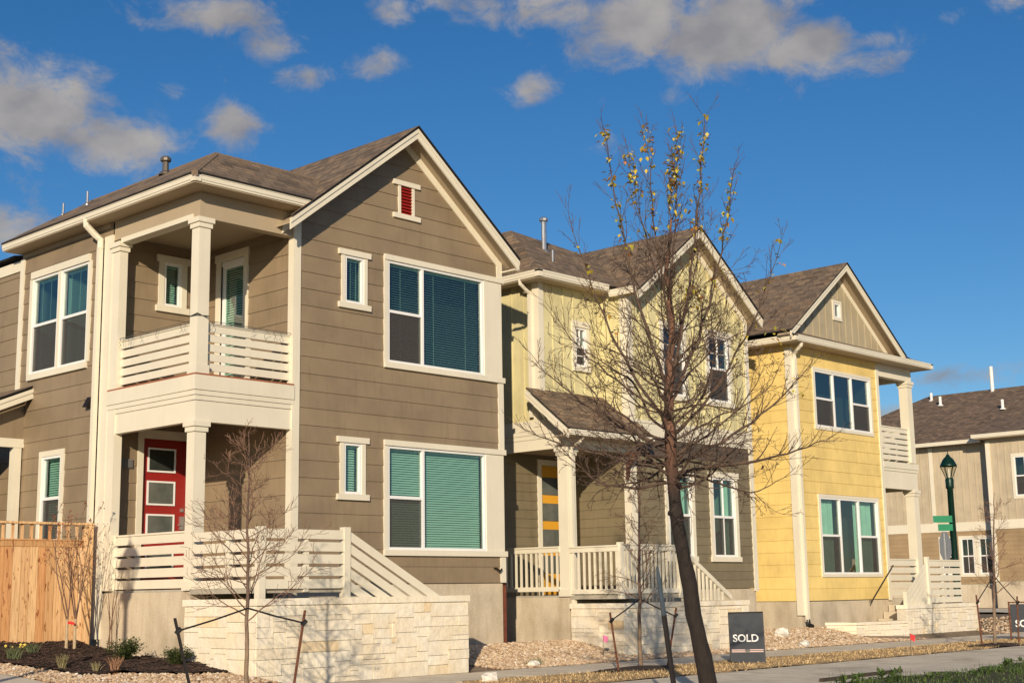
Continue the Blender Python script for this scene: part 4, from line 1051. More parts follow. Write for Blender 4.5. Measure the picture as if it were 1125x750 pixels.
# dry grass
random.seed(8)
struct(sheet('dry_lawn', (-6, 60, 12.8, 14.7), M['drybase'], .016, .25, .02, edge=.25))
dg = MB()
def blade(mb, x, y, z, h, w, lean=.6):
    an = uni(0, 6.28); dx, dy = math.cos(an)*h*lean*rnd(), math.sin(an)*h*lean*rnd(); wa = uni(0, 6.28); wx, wy = math.cos(wa)*w, math.sin(wa)*w
    mb.face([(x-wx, y-wy, z), (x+wx, y+wy, z), (x+dx, y+dy, z+h)])
for _ in range(26000):
    x = 8+38*rnd()**1.3; y = uni(12.6, 14.85)
    e0 = 12.85+.25*noise.noise(Vector((x*.9, 0, 5)))+.15*noise.noise(Vector((x*3, 0, 5))); e1 = 14.65+.15*noise.noise(Vector((x*1.5, 0, 7)))
    if e0 < y < e1: blade(dg, x, y, .29, uni(.02, .06), .006, 1.2)
tag(dg.build('dry_grass', M['dryblade']), 'straw-coloured dormant grass strip between sidewalk and road', 'grass', kind='stuff')
# weeds in the foreground verge
struct(sheet('verge', (-10, 60, 2.0, 9.85), M['verge'], .025, .5, .03, edge=.35))
wd = MB(); random.seed(11)
def leaf(mb, p, d, L_, w, t=None):
    d = Vector(d).normalized(); s = d.cross(Vector((0, 0, 1)));
    s = s.normalized()*w if s.length > .01 else Vector((w, 0, 0)); p = Vector(p)
    tt = rnd() if t is None else t
    m1 = p+d*L_*.45+Vector((0, 0, L_*.06)); e = p+d*L_-Vector((0, 0, L_*.12))
    i = len(mb.v); mb.v += [tuple(p), tuple(m1+s), tuple(e), tuple(m1-s)]
    mb.f.append((i, i+1, i+2, i+3)); mb.t.append(tt)
for _ in range(420):
    x = uni(13, 34); y = 9.95-abs(random.gauss(0, .7))-.0
    if y < 7.5: continue
    dens = noise.noise(Vector((x*.8, y*.8, 2)))
    if dens < .08 and y > 9.4: continue
    s = uni(.35, .95)*(1.0 if y > 9.5 else .7)
    for k in range(random.randint(9, 18)):
        an = uni(0, 6.28); el = uni(.1, 1.3); L_ = uni(.07, .16)*s
        q = (x+uni(-.05, .05)*s, y+uni(-.05, .05)*s, .31+uni(0, .09)*s)
        leaf(wd, q, (math.cos(an)*math.cos(el), math.sin(an)*math.cos(el), math.sin(el)), L_, L_*.22)
    if rnd() < .35:
        for k in range(6): blade(wd, x+uni(-.1, .1), y+uni(-.1, .1), .3, uni(.1, .22), .008, .5)
for _ in range(9000):
    x, y = uni(12, 34), uni(7.5, 9.85); blade(wd, x, y, .31, uni(.02, .06), .008, .9)
tag(wd.build('weeds', M['weed']), 'broad-leaved green weeds growing along the near verge at lower right', 'weeds', kind='stuff')

# ------------------------------------------------------------------ plants
def shrub(label, c, w, h, n, mat, seed, group=None, cat='shrub', spiky=False):
    random.seed(seed); o = thing('shrub', label, cat, c, group)
    st_ = MB(); lf = MB()
    for i in range(14 if not spiky else 6):
        an = uni(0, 6.28); rr_ = w*.5*uni(.3, 1); e = Vector((c[0]+math.cos(an)*rr_, c[1]+math.sin(an)*rr_, c[2]+h*uni(.5, 1)))
        b = Vector(c); st_.tube([b, b.lerp(e, .5)+Vector((0, 0, h*.1)), e], [.008, .006, .003], 4)
        for k in range(n//14):
            t = rnd()**.6; p = b.lerp(e, t)+Vector((uni(-1, 1), uni(-1, 1), uni(-.6, .8)))*w*.12
            an2 = uni(0, 6.28); leaf(lf, p, (math.cos(an2), math.sin(an2), uni(0, 1.2)), uni(.03, .06), .011)
    st_.build('stems', M['twig'], o); lf.build('foliage', mat, o); return o
shrub('low spreading green shrub on mulch beside the concrete porch base', (11.55, 19.0, H(11.55, 19)+.03), .62, .30, 2200, M['juniper'], 1)
shrub('smaller green shrub on mulch near the left end of the stone wall', (11.85, 18.1, H(11.85, 18.1)+.03), .5, .24, 1500, M['juniper'], 2)
def tuft(label, c, h, n, mat, seed, w=.1, flowers=False):
    random.seed(seed); o = thing('grass_tuft', label, 'plant', c); mb = MB()
    for i in range(n):
        an = uni(0, 6.28); ln = uni(.2, .9)*h; x, y = c[0]+uni(-w, w)*.4, c[1]+uni(-w, w)*.4
        mb.tube([(x, y, c[2]), (x+math.cos(an)*ln*.3, y+math.sin(an)*ln*.3, c[2]+h*.6*uni(.7, 1.2)), (x+math.cos(an)*ln*.75, y+math.sin(an)*ln*.75, c[2]+h*uni(.7, 1.1))], [.004, .003, .001], 3)
    mb.build('blades', mat, o)
    if flowers:
        fl = MB()
        for i in range(6): rockmesh(fl, (c[0]+uni(-.15, .15), c[1]+uni(-.15, .15), c[2]+h*uni(.8, 1.1)), .025, .8)
        fl.build('blossom', M['flower'], o)
    return o
def onray(px, y_):  # helper unused in build
    return None
tuft('leafy plant with small yellow blossoms at left edge of mulch', (10.25, 19.9, H(10.25, 19.9)), .24, 70, M['juniper'], 3, .2, True)
tuft('small green tuft on mulch between the blossoming plant and the twin-stemmed tree', (10.75, 20.35, H(10.75, 20.35)), .18, 60, M['juniper'], 4, .15)
tuft('straw-green grass tuft at the lower edge of the mulch', (10.2, 18.4, H(10.2, 18.4)), .22, 70, M['tuft'], 5)
tuft('russet ornamental grass tuft, rightmost tuft at the mulch edge', (10.55, 17.6, H(10.55, 17.6)), .24, 80, M['tuftr'], 6)
tuft('dull green grass tuft just left of the russet one', (10.35, 17.75, H(10.35, 17.75)), .16, 50, M['tuft'], 7)
tuft('dark low tuft among gravel before the gap between tan and green houses', (18.2, 16.75, .33), .10, 60, M['juniper'], 8, .3)

def grow(tw, p, d, L_, r_, depth, bend=.25, upt=.15, kids=(7, 5), seglen=.12, kr=.5, ang=(.5, 1.0), tips=None, k=5, rmin=.0022, t0=.18):
    """recursive branch: p start, d direction"""
    n = max(3, int(L_/seglen)); pts = [Vector(p)]; d = Vector(d).normalized(); rad = [r_]
    for i in range(n):
        d = (d+Vector((uni(-1, 1), uni(-1, 1), uni(-1, 1)))*bend*.5+Vector((0, 0, upt*.3))).normalized()
        pts.append(pts[-1]+d*L_/n); rad.append(max(rmin, r_*(1-.85*(i+1)/n)))
    tw.tube(pts, rad, k if depth > 0 else 3, cap=False)
    if tips is not None and depth <= 1: tips.append((pts[-1], d))
    if depth > 0:
        m = random.randint(kids[0]-1, kids[0]+1)
        for q in range(m):
            t = t0+(.98-t0)*(q+rnd())/m; j = min(n-1, int(t*n)); a = pts[j].lerp(pts[j+1], t*n-j)
            dd = (pts[j+1]-pts[j]).normalized(); side = dd.orthogonal().normalized(); w = dd.cross(side); an = uni(0, 6.28)
            th = uni(*ang); nd = dd*math.cos(th)+(side*math.cos(an)+w*math.sin(an))*math.sin(th)
            grow(tw, a, nd, L_*kr*uni(.6, 1.15)*(1.15-t*.6), max(rmin, rad[j]*.6), depth-1, bend, upt, (kids[1], max(2, kids[1]-1)), seglen*.8, kr, ang, tips, max(3, k-1), rmin, t0)
    return pts

# big leaning street tree
random.seed(42)
bt = thing('street_tree', 'tall leaning bare street tree with few yellow leaves in front of the green house', 'tree', (13.9, 10.0, .3))
tp = [(13.98, 9.99, .2), (13.88, 10.0, .46), (13.71, 10.017, 1.1), (13.56, 10.01, 1.74), (13.42, 10.015, 2.27), (13.294, 9.984, 2.9), (13.209, 9.936, 3.43), (13.145, 9.864, 3.96), (13.097, 9.777, 4.49), (12.978, 9.708, 5.23), (12.95, 9.6, 5.87)]
tr = [.115, .105, .096, .088, .080, .073, .064, .050, .036, .024, .012]
# densify and roughen
tps, trs = [], []
for i in range(len(tp)-1):
    for k in range(4):
        t = k/4; p = Vector(tp[i]).lerp(Vector(tp[i+1]), t); r_ = tr[i]*(1-t)+tr[i+1]*t
        tps.append(p+Vector((uni(-1, 1), uni(-1, 1), 0))*(.008 if i < 5 else .022)); trs.append(r_*uni(.94, 1.08))
tps.append(Vector(tp[-1])); trs.append(tr[-1])
tm = MB(); tm.tube(tps, trs, 14)
for (i, s) in ((9, .028), (13, .03), (17, .045), (19, .04)):
    p = tps[i]; an = uni(0, 6.28); tm.tube([p, p+Vector((math.cos(an), math.sin(an), .2))*.10], [s, s*.6], 6)
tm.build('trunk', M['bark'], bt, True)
br = MB(); tips = []
rightv = Vector((.688, -.725, 0)); fwd = Vector((.72, .69, 0))
def along(z):
    for a, b, ra, rb in zip(tps, tps[1:], trs, trs[1:]):
        if a.z <= z <= b.z:
            t = (z-a.z)/(b.z-a.z); return a.lerp(b, t), ra*(1-t)+rb*t
    return tps[-1], trs[-1]
for i in range(72):
    z = 2.74+(5.2-2.74)*(i/72)**1.25
    p, r_ = along(z); an = i*2.4+uni(-.5, .5)
    dd = rightv*math.cos(an)+fwd*math.sin(an)
    el = lin(z, [(2.7, .05), (3.4, .28), (4.4, .6), (5.4, .95)])+uni(-.2, .2)
    Ls = lin(z, [(2.7, 1.7), (3.5, 1.75), (4.4, 1.3), (5.4, .8)])*uni(.65, 1.12)*(1.0 if abs(math.cos(an)) > .4 else .75)
    grow(br, p, dd*math.cos(el)+Vector((0, 0, math.sin(el))), Ls, r_*uni(.17, .30), 3 if z < 4.6 else 2, .50, .12, (9, 4), .10, .42, (.5, 1.2), None, 5, .0027, .22)
lead = [((12.285, 10.024, 6.835), 3.9, .024), ((12.612, 9.666, 6.881), 4.5, .018), ((13.074, 9.137, 7.03), 4.0, .026), ((13.38, 8.981, 6.39), 3.7, .024), ((13.86, 8.682, 5.585), 3.3, .022),
        ((12.096, 10.458, 5.94), 3.5, .022), ((14.555, 8.545, 3.30), 2.9, .026), ((14.27, 8.63, 4.15), 3.0, .024), ((12.0, 10.99, 4.31), 3.2, .022), ((12.02, 11.18, 3.46), 3.0, .024),
        ((12.495, 9.86, 6.62), 4.9, .014), ((12.877, 9.4, 6.822), 5.0, .014), ((13.86, 9.1, 3.95), 3.1, .02), ((12.03, 10.79, 4.94), 3.6, .018), ((12.95, 9.55, 6.6), 5.3, .014), ((13.2, 9.3, 6.0), 4.3, .016)]
leaves = MB()
for n_, (tgt, z, r_) in enumerate(lead):
    p, rr_ = along(z); tgt = Vector(tgt); n = 14; pts = [p]; rad = [r_]
    up = tgt.z-p.z
    c1 = p.lerp(tgt, .45)+Vector((tgt.x-p.x, tgt.y-p.y, 0))*.22-Vector((0, 0, .1*abs(up)))
    for i in range(1, n+1):
        t = i/n; q = p*(1-t)**2+c1*2*t*(1-t)+tgt*t*t
        pts.append(q+Vector((uni(-1, 1), uni(-1, 1), uni(-1, 1)))*.018); rad.append(r_*(1-.85*t))
    br.tube(pts, rad, 5)
    for i in range(3, n+1):
        for k in range(1 if i < 8 else 2):
            d = (pts[i]-pts[i-1]).normalized(); s = d.orthogonal().normalized(); w = d.cross(s); an = uni(0, 6.28); th = uni(.35, .8)
            grow(br, pts[i], d*math.cos(th)+(s*math.cos(an)+w*math.sin(an))*math.sin(th)+Vector((0, 0, .25)), uni(.25, .6)*(1.2-i/n*.6), rad[i]*.55, 1, .25, .3, (4, 3), .09, .45, (.4, .8), None, 4)
    if tgt.z > 6.2:
        for q_ in random.sample(range(9, n+1), 4):
            for k in range(11):
                q = pts[q_]+Vector((uni(-1, 1)*.5, uni(-1, 1)*.5, uni(-1, 1)))*.13
                leaf(leaves, q, (uni(-1, 1), uni(-1, 1), uni(-1, .3)), uni(.05, .085), .024)
    # leaves near the high tips
    if tgt.z > 5.5:
        for i in range(7, n+1):
            for k in range((random.randint(4, 13) if i > 10 else random.randint(0, 2)) if tgt.z > 6.2 else random.randint(0, 7)):
                q = pts[i]+Vector((uni(-1, 1), uni(-1, 1), uni(-1, 1)))*.06
                leaf(leaves, q, (uni(-1, 1), uni(-1, 1), uni(-1, .3)), uni(.05, .075), .022)
for k in range(60):
    q = Vector((13.35, 9.62, 5.02))+Vector((uni(-1, 1)*.12, uni(-1, 1)*.12, uni(-1, 1)*.14)); leaf(leaves, q, (uni(-1, 1), uni(-1, 1), uni(-1, 0)), uni(.06, .08), .025)
for c_ in ((14.1, 8.9, 4.2), (14.2, 8.8, 3.9), (13.0, 9.5, 5.9), (12.8, 9.7, 5.7), (13.1, 9.4, 6.0), (14.0, 8.95, 4.5)):
    for k in range(9):
        q = Vector(c_)+Vector((uni(-1, 1), uni(-1, 1), uni(-1, 1)))*.12; leaf(leaves, q, (uni(-1, 1), uni(-1, 1), uni(-1, 0)), uni(.05, .07), .02)
br.build('branches', M['twig'], bt); leaves.build('leaves', M['leafy'], bt)

# staked saplings
def sapling(label, base, top, seed, nb=14, zb=1.35, spread=.9, r0=.035, lean=.05, group='young staked saplings'):
    random.seed(seed); o = thing('sapling', label, 'young tree', base, group)
    tm = MB(); br = MB(); n = 16; pts = []; rad = []
    hgt = top-base[2]
    for i in range(n+1):
        t = i/n; pts.append(Vector((base[0]+lean*t+uni(-1, 1)*.012, base[1]+uni(-1, 1)*.012, base[2]+hgt*t))); rad.append(r0*(1-.82*t))
    tm.tube(pts, rad, 8); tm.build('trunk', M['sapbark'], o, True)
    for i in range(nb):
        z = base[2]+zb+(hgt-zb)*(i/nb)*.92
        t = (z-base[2])/hgt*n; j = int(t); p = pts[j].lerp(pts[min(j+1, n)], t-j); an = i*2.4+uni(-.5, .5)
        dd = rightv*math.cos(an)+fwd*math.sin(an); el = uni(.35, .75)
        grow(br, p, dd*math.cos(el)+Vector((0, 0, math.sin(el))), spread*uni(.6, 1.1)*(1.1-.65*i/nb), rad[j]*.40, 2, .46, .20, (7, 4), .09, .55, (.4, .95), None, 4, .0025)
    br.build('branches', M['saptwig'], o); return o
sapling('bare young tree with gnarled twigs staked before the tan house stone wall', (9.96, 13.73, .28), 3.5, 61, 34, .98, .95, .030, -.03)
sapling('thin bare young tree staked before the green house porch', (18.13, 14.39, .28), 3.85, 62, 30, 1.05, .62, .036, .15)
sapling('bare young tree staked beside the rightmost sold sign', (28.5, 13.2, .28), 3.5, 63, 20, 1.05, .75, .04, .5)
def stake(label, b, t, tie, mat, gname='tree stakes', r_=.018):
    o = thing('tree_stake', label, 'stake', b, gname)
    MB().tube([b, t], r_, 6).build('stake', M[mat], o)
    if tie:
        a = Vector(b).lerp(Vector(t), .87); m_ = a.lerp(Vector(tie), .5)-Vector((0, 0, .008)); s = MB(); s.tube([a, m_, tie], .011, 5); s.tube([a+Vector((-.02, 0, -.03)), a+Vector((.03, -.02, .03))], .028, 6); s.build('strap', M['strap'], o)
    return o
stake('dark leaning stake left of the sapling before the tan house', (9.16, 13.55, .25), (8.88, 13.6, 1.33), (9.95, 13.72, 1.42), 'darkpost')
stake('rusty stake right of the sapling before the tan house', (10.50, 13.6, .25), (10.70, 13.6, 1.38), (9.95, 13.72, 1.42), 'rust')
stake('rusty stake left of the sapling before the green house', (17.49, 14.3, .25), (17.30, 14.3, 1.22), (18.18, 14.39, 1.42), 'rust')
stake('dark rusty stake right of the sapling before the green house', (18.72, 14.3, .25), (19.03, 14.3, 1.26), (18.18, 14.39, 1.42), 'rust')
stake('thin brown stake left of the sapling at far right', (28.14, 13.3, .25), (28.03, 13.3, 1.35), (28.72, 13.21, 1.75), 'rust')
stake('short brown stake right of the sapling at far right', (29.9, 13.3, .25), (30.0, 13.3, 1.3), (28.72, 13.21, 1.75), 'rust')
pl = thing('metal_post', 'leaning black metal post with blue-grey top beside the big tree trunk', 'post', (12.79, 9.67, .45))
A = Vector((12.82, 9.67, .25)); B_ = Vector((12.499, 9.634, 1.809)); C_ = A.lerp(B_, .66)
MB().tube([A, C_], .03, 8).build('lower_post', M['darkpost'], pl); MB().tube([C_, A.lerp(B_, .9), B_], [.028, .026, .012], 8).build('painted_top', M['bluegrey'], pl)
# twin-stemmed tree by the fence
random.seed(77)
ft = thing('small_tree', 'twin-stemmed small tree with reddish leaf remnants before the cedar fence', 'young tree', (11.5, 20.5, .82))
tm = MB(); brs = MB(); lfs = MB()
for (bx_, ex) in ((11.42, -.55), (11.56, .45)):
    tm.tube([(bx_, 20.5, .7), (bx_, 20.5, 1.25)], [.026, .022], 7)
    p = Vector((bx_, 20.5, 1.2))
    for k in range(4):
        d = Vector((ex*uni(.2, 1.0)*(1 if k % 2 else -.4), uni(-.2, .2), 1.4)); tp_ = []
        pts = grow(brs, p, d, uni(1.3, 1.9), .013, 2, .12, .10, (6, 3), .12, .35, (.3, .7), tp_, 5)
        for (q, dd) in tp_:
            if q.z > 2.1:
                for m_ in range(2): leaf(lfs, q+Vector((uni(-1, 1), uni(-1, 1), uni(-1, 1)))*.03, (uni(-1, 1), uni(-1, 1), uni(-1, 0)), uni(.03, .05), .012)
        p = Vector((bx_, 20.5, 1.2+.06*k))
tm.build('trunk', M['paletrunk'], ft); brs.build('branches', M['saptwig'], ft); lfs.build('leaves', M['leafred'], ft)
rb = MB(); rb.prism([(11.40, 20.46, 1.18), (11.52, 20.44, 1.16), (11.50, 20.44, 1.20), (11.42, 20.46, 1.22)], (0, -.01, 0)); rb.build('ribbon', M['redflag'], ft)
random.seed(78)
f2t = thing('thin_sapling', 'very thin two-stemmed sapling against the concrete porch base', 'young tree', (12.1, 20.4, .78)); brs = MB()
for k in range(3): grow(brs, (12.08+.04*k, 20.4, .75), (uni(-.15, .15), 0, 1), uni(1.3, 1.9), .010, 1, .12, .15, (5, 3), .14, .35, (.3, .6), None, 4)
brs.build('stems', M['saptwig'], f2t)

# ------------------------------------------------------------------ street furniture
def text_mesh(txt, size):
    cu = bpy.data.curves.new('lettering', 'FONT'); cu.body = txt; cu.size = size; cu.extrude = .002; cu.offset = size*.018; cu.align_x = 'CENTER'
    ob = bpy.data.objects.new('tmp', cu); COL.objects.link(ob); dg_ = bpy.context.evaluated_depsgraph_get(); dg_.update()
    me = bpy.data.meshes.new_from_object(ob.evaluated_get(dg_)); bpy.data.objects.remove(ob); return me
def put_text(txt, size, center, uvec, nvec, tilt, par, mat):
    me = text_mesh(txt, size); u = Vector(uvec).normalized(); n = Vector(nvec).normalized(); v = n.cross(u)
    o = ORIG[par.name]; c = Vector(center)
    for vv in me.vertices:
        q = c+u*vv.co.x+v*vv.co.y+n*vv.co.z; vv.co = q-o
    me.materials.clear(); me.materials.append(mat); ob = bpy.data.objects.new('lettering', me); COL.objects.link(ob); ob.parent = par; return ob
# A-frame sold sign
sx, sy = 20.68, 14.05
s1 = thing('sold_sign', 'dark slate A-frame board reading SOLD standing on dry grass near the yellow house', 'sign', (sx, sy, .3), 'dark sold signs')
u = Vector((.61, -.79, 0)); n = Vector((-.79, -.61, 0)); hw = .29
def fs(a, z, d=0, back=False):
    lean = (.18*(1-(z-.3)/.84))*(1 if not back else -1)
    return tuple(Vector((sx, sy, z))+u*a+n*(lean+d))
panel = MB()
panel.hexa([fs(-hw, .33, .012), fs(hw, .27, .012), fs(hw, .27, -.012), fs(-hw, .33, -.012), fs(-hw, 1.13, .012), fs(hw, 1.14, .012), fs(hw, 1.14, -.012), fs(-hw, 1.13, -.012)])
panel.build('front_panel', M['signdark'], s1)
pb = MB(); pb.hexa([fs(-hw, .33, .012, True), fs(hw, .30, .012, True), fs(hw, .30, -.012, True), fs(-hw, .33, -.012, True), fs(-hw, 1.12, .012, True), fs(hw, 1.12, .012, True), fs(hw, 1.12, -.012, True), fs(-hw, 1.12, -.012, True)]); pb.build('back_panel', M['signdark'], s1)
e_ = MB(); e_.tube([fs(-hw-.01, 1.14, 0), fs(hw+.01, 1.145, 0)], .018, 6); e_.tube([fs(-hw, .33, -.0), fs(-hw, 1.13, 0)], .014, 5); e_.tube([fs(hw, .27, 0), fs(hw, 1.13, 0)], .014, 5); e_.build('edge_frame', M['black'], s1)
nv = (Vector(fs(0, 1.1))-Vector(fs(0, .4))).normalized().cross(u)*-1
nv = n+Vector((0, 0, .2)); nv.normalize()
put_text('SOLD', .175, Vector(fs(-.02, .66, .018)), u, nv, 0, s1, M['lettering'])
ln = MB()
for z in (.485, .515): ln.hexa([fs(-.27, z, .022), fs(.27, z-.0, .022), fs(.27, z, .010), fs(-.27, z, .010), fs(-.27, z+.014, .022), fs(.27, z+.014, .022), fs(.27, z+.014, .010), fs(-.27, z+.014, .010)])
ln.build('stripe', M['signline'], s1)
em = MB(); em.hexa([fs(-.03, .47, .03), fs(.03, .47, .03), fs(.03, .47, .012), fs(-.03, .47, .012), fs(-.045, .53, .03), fs(.045, .53, .03), fs(.045, .53, .012), fs(-.045, .53, .012)]); em.build('emblem', M['black'], s1)
# second sign, in a post frame at the right edge
s2x, s2y = 31.55, 14.2
sg2 = thing('sold_sign', 'dark SOLD panel hung on a slim post frame at the right edge of the photo', 'sign', (s2x, s2y, .28), 'dark sold signs')
u2 = Vector((.72, -.69, 0)).normalized(); n2 = Vector((-.69, -.72, 0)).normalized()
g2_ = lambda a, z, d=0: tuple(Vector((s2x, s2y, z))+u2*a+n2*d)
MB().tube([g2_(0, .2), g2_(0, 1.17)], .02, 6).build('post', M['rust'], sg2); MB().tube([g2_(.78, .2), g2_(.78, 1.17)], .02, 6).build('post', M['rust'], sg2); MB().tube([g2_(0, 1.15), g2_(.78, 1.15)], .014, 6).build('crossbar', M['rust'], sg2)
MB().fb(g2_, .03, .75, .48, 1.11, -.01, .012).build('panel', M['signdark'], sg2)
put_text('SOLD', .22, Vector(g2_(.39, .60, .016)), u2, n2, 0, sg2, M['lettering'])
# street lamps
def lamp(label, x, y, z0, zt, ps=1.0):
    o = thing('street_lamp', label, 'street lamp', (x, y, z0), 'green street lamps'); h = zt-z0
    MB().lathe((x, y, z0), [(.20*ps, 0), (.20*ps, .12), (.13*ps, .25), (.12*ps, .7), (.115*ps, .8), (.095*ps, h-1.15), (.13*ps, h-1.12), (.13*ps, h-1.05), (.13, h-1.0), (.135, h-.86), (.11, h-.80)], 14).build('pole', M['greenmetal'], o, True)
    MB().lathe((x, y, zt-.8), [(.10, 0), (.24, .34), (.245, .38)], 12).build('lantern_glass', M['lampglass'], o, True)
    MB().tube([(x, y, zt-.8), (x, y, zt-.5)], .03, 8).build('bulb', M['lettering'], o)
    hd_ = MB(); hd_.lathe((x, y, zt-.42), [(.26, -.02), (.27, .0), (.25, .04), (.17, .20), (.07, .30), (.05, .34), (.015, .38), (.012, .48), (.0, .5)], 14); hd_.build('lantern_roof', M['greenmetal'], o, True)
    cg = MB()
    for k in range(6):
        an = k*math.pi/3; cg.tube([(x+.105*math.cos(an), y+.105*math.sin(an), zt-.8), (x+.25*math.cos(an), y+.25*math.sin(an), zt-.44)], .011, 4)
    cg.build('lantern_cage', M['greenmetal'], o); return o
lamp('dark green lantern street lamp standing at the street corner behind the yellow house', 41.6, 20.35, .3, 5.70)
lamp('dark green lantern street lamp beside the path left of the tan house, outside the photo', 5.7, 14.95, .3, 5.12, .5)
sg_ = thing('street_name_sign', 'two green street name blades fixed to the lamp post at the corner', 'street sign', (41.3, 20.6, 3.2))
d_ = (Vector((41.0, 20.82, 0))-Vector((41.52, 20.30, 0))).normalized()
for (z, k0, k1) in ((3.50, .02, .62), (3.24, .02, .48)):
    b_ = MB(); p0 = Vector((41.48, 20.27, z))+d_*k0; p1 = Vector((41.48, 20.27, z))+d_*k1; nn_ = Vector((d_.y, -d_.x, 0))*.008
    b_.hexa([p0-nn_, p1-nn_, p1+nn_, p0+nn_, p0-nn_+Vector((0, 0, .21)), p1-nn_+Vector((0, 0, .21)), p1+nn_+Vector((0, 0, .21)), p0+nn_+Vector((0, 0, .21))]); b_.build('name_blade', M['signgreen'], sg_)
ss = thing('stop_sign', 'grey back of an octagonal stop sign on a silver post by the corner lamp', 'road sign', (40.9, 20.2, .3))
cx, cy, cz = 40.72, 20.2, 2.73
u_ = Vector((.05, -1, 0)).normalized()*.8; oc = []
for k in range(8):
    an = math.pi/8+k*math.pi/4; oc.append(Vector((cx, cy, cz))+Vector((.42, -.42, 0)).normalized()*.28*math.cos(an)*.98+Vector((0, 0, 1))*.5*math.sin(an)) if False else None
for k in range(8):
    an = math.pi/8+k*math.pi/4; oc.append(Vector((cx, cy, cz))+Vector((.996, .05, 0))*.46*math.cos(an)+Vector((0, 0, .5*math.sin(an))))
oc = [q for q in oc if q is not None]
MB().prism(oc, (-.001, .006, 0)).build('sign_plate', M['signback'], ss); MB().box(cx-.05, cx-.012, cy-.03, cy+.03, .2, cz+.42).build('post', M['galv'], ss)
# flags, rocks, dark bar
def flag(label, x, y, z, mat, h=.32):
    o = thing('marker_flag', label, 'flag', (x, y, z), 'small marker flags'); MB().tube([(x, y, z), (x+.01, y, z+h)], .004, 4).build('wire', M['wire'], o)
    f = MB(); f.prism([(x+.01, y, z+h), (x+.09, y-.06, z+h-.04), (x+.07, y-.05, z+h-.15), (x+.01, y, z+h-.11)], (.002, .002, 0)); f.build('pennant', mat, o); return o
flag('small pink marker flag in gravel before the green house porch', 20.4, 17.05, .33, M['pink'], .42)
flag('small red marker flag on the dry grass before the yellow house', 24.9, 13.2, .3, M['redflag'], .36)
def rock(label, c, r_, seed):
    random.seed(seed); mb = MB(); rings = 6; sg2_ = 9
    ph = [uni(.8, 1.2) for _ in range(80)]; i0 = 0
    for i in range(rings+1):
        th = math.pi*i/rings
        for j in range(sg2_):
            an = 2*math.pi*j/sg2_; rr_ = r_*(ph[(i*sg2_+j) % 80] if 0 < i < rings else 1); mb.v.append((c[0]+rr_*math.sin(th)*math.cos(an)*1.2, c[1]+rr_*math.sin(th)*math.sin(an), c[2]+rr_*math.cos(th)*.75))
    for i in range(rings):
        for j in range(sg2_):
            a = i*sg2_+j; b = i*sg2_+(j+1) % sg2_; mb.f.append((a, b, b+sg2_, a+sg2_)); mb.t.append(.5)
    return tag(mb.build('rock', M['rock']), label, 'rock')
rock('white rock on dry grass in front of the tan house steps', (14.75, 14.45, .33), .13, 1); rock('upright white rock in the gravel left of the yellow house downspout', (27.5, 17.75, .55), .17, 2)
rock('pale rock among gravel in front of the gap between tan and green houses', (18.0, 16.6, .34), .09, 3); rock('pale flat rock at the gravel edge before the yellow house', (26.6, 16.6, .36), .12, 4)
bd_ = MB(); bd_.hexa([(16.9, 10.28, .30), (19.4, 10.44, .30), (19.4, 10.50, .30), (16.9, 10.34, .30), (16.9, 10.28, .345), (19.4, 10.44, .345), (19.4, 10.50, .345), (16.9, 10.34, .345)])  # thin raised bar drawing a dark line on the concrete
tag(bd_.build('dark_bar', simple('bar_dark_brown', (.05, .035, .025), .9, 0, .3, 10)), 'long dark plank lying on the concrete at the edge of the weeds', 'bar')
for i, (lb, c) in enumerate((('dark mulch ring around the sapling before the green house', (18.13, 14.39)), ('dark mulch ring around the sapling at far right', (28.7, 13.25)))):
    mb = MB(); ring = [(c[0]+math.cos(k*.314)*(1.0+.2*math.sin(k*2.3)), c[1]+math.sin(k*.314)*.42*(1+.2*math.cos(k*1.7)), .315) for k in range(20)]
    for k in range(20): mb.face([(c[0], c[1], .37), ring[k], ring[(k+1) % 20]], .5)
    tag(mb.build('mulch_ring', M['mulch']), lb, 'mulch', kind='structure')

# ------------------------------------------------------------------ camera
Mx = ((.688, -.725, -.016), (-.118, -.133, .984), (.716, .676, .177))
import mathutils
r = Vector((0, 0, 0))
cam = bpy.data.cameras.new('camera'); co = bpy.data.objects.new('camera', cam); COL.objects.link(co)
yaw, pit, rol = R(46.65605893), R(10.19080927), R(-.9110352)
fv = Vector((math.sin(yaw)*math.cos(pit), math.cos(yaw)*math.cos(pit), math.sin(pit)))
r0 = Vector((math.cos(yaw), -math.sin(yaw), 0)); u0 = r0.cross(fv)
rv = r0*math.cos(rol)+u0*math.sin(rol); uv = rv.cross(fv)
mt = mathutils.Matrix((rv, uv, -fv)).transposed().to_4x4(); mt.translation = Vector((0, 0, 1.55)); co.matrix_world = mt
cam.sensor_width = 36; cam.lens = 49.054; cam.clip_end = 3000; cam.clip_start = .05; scene.camera = co

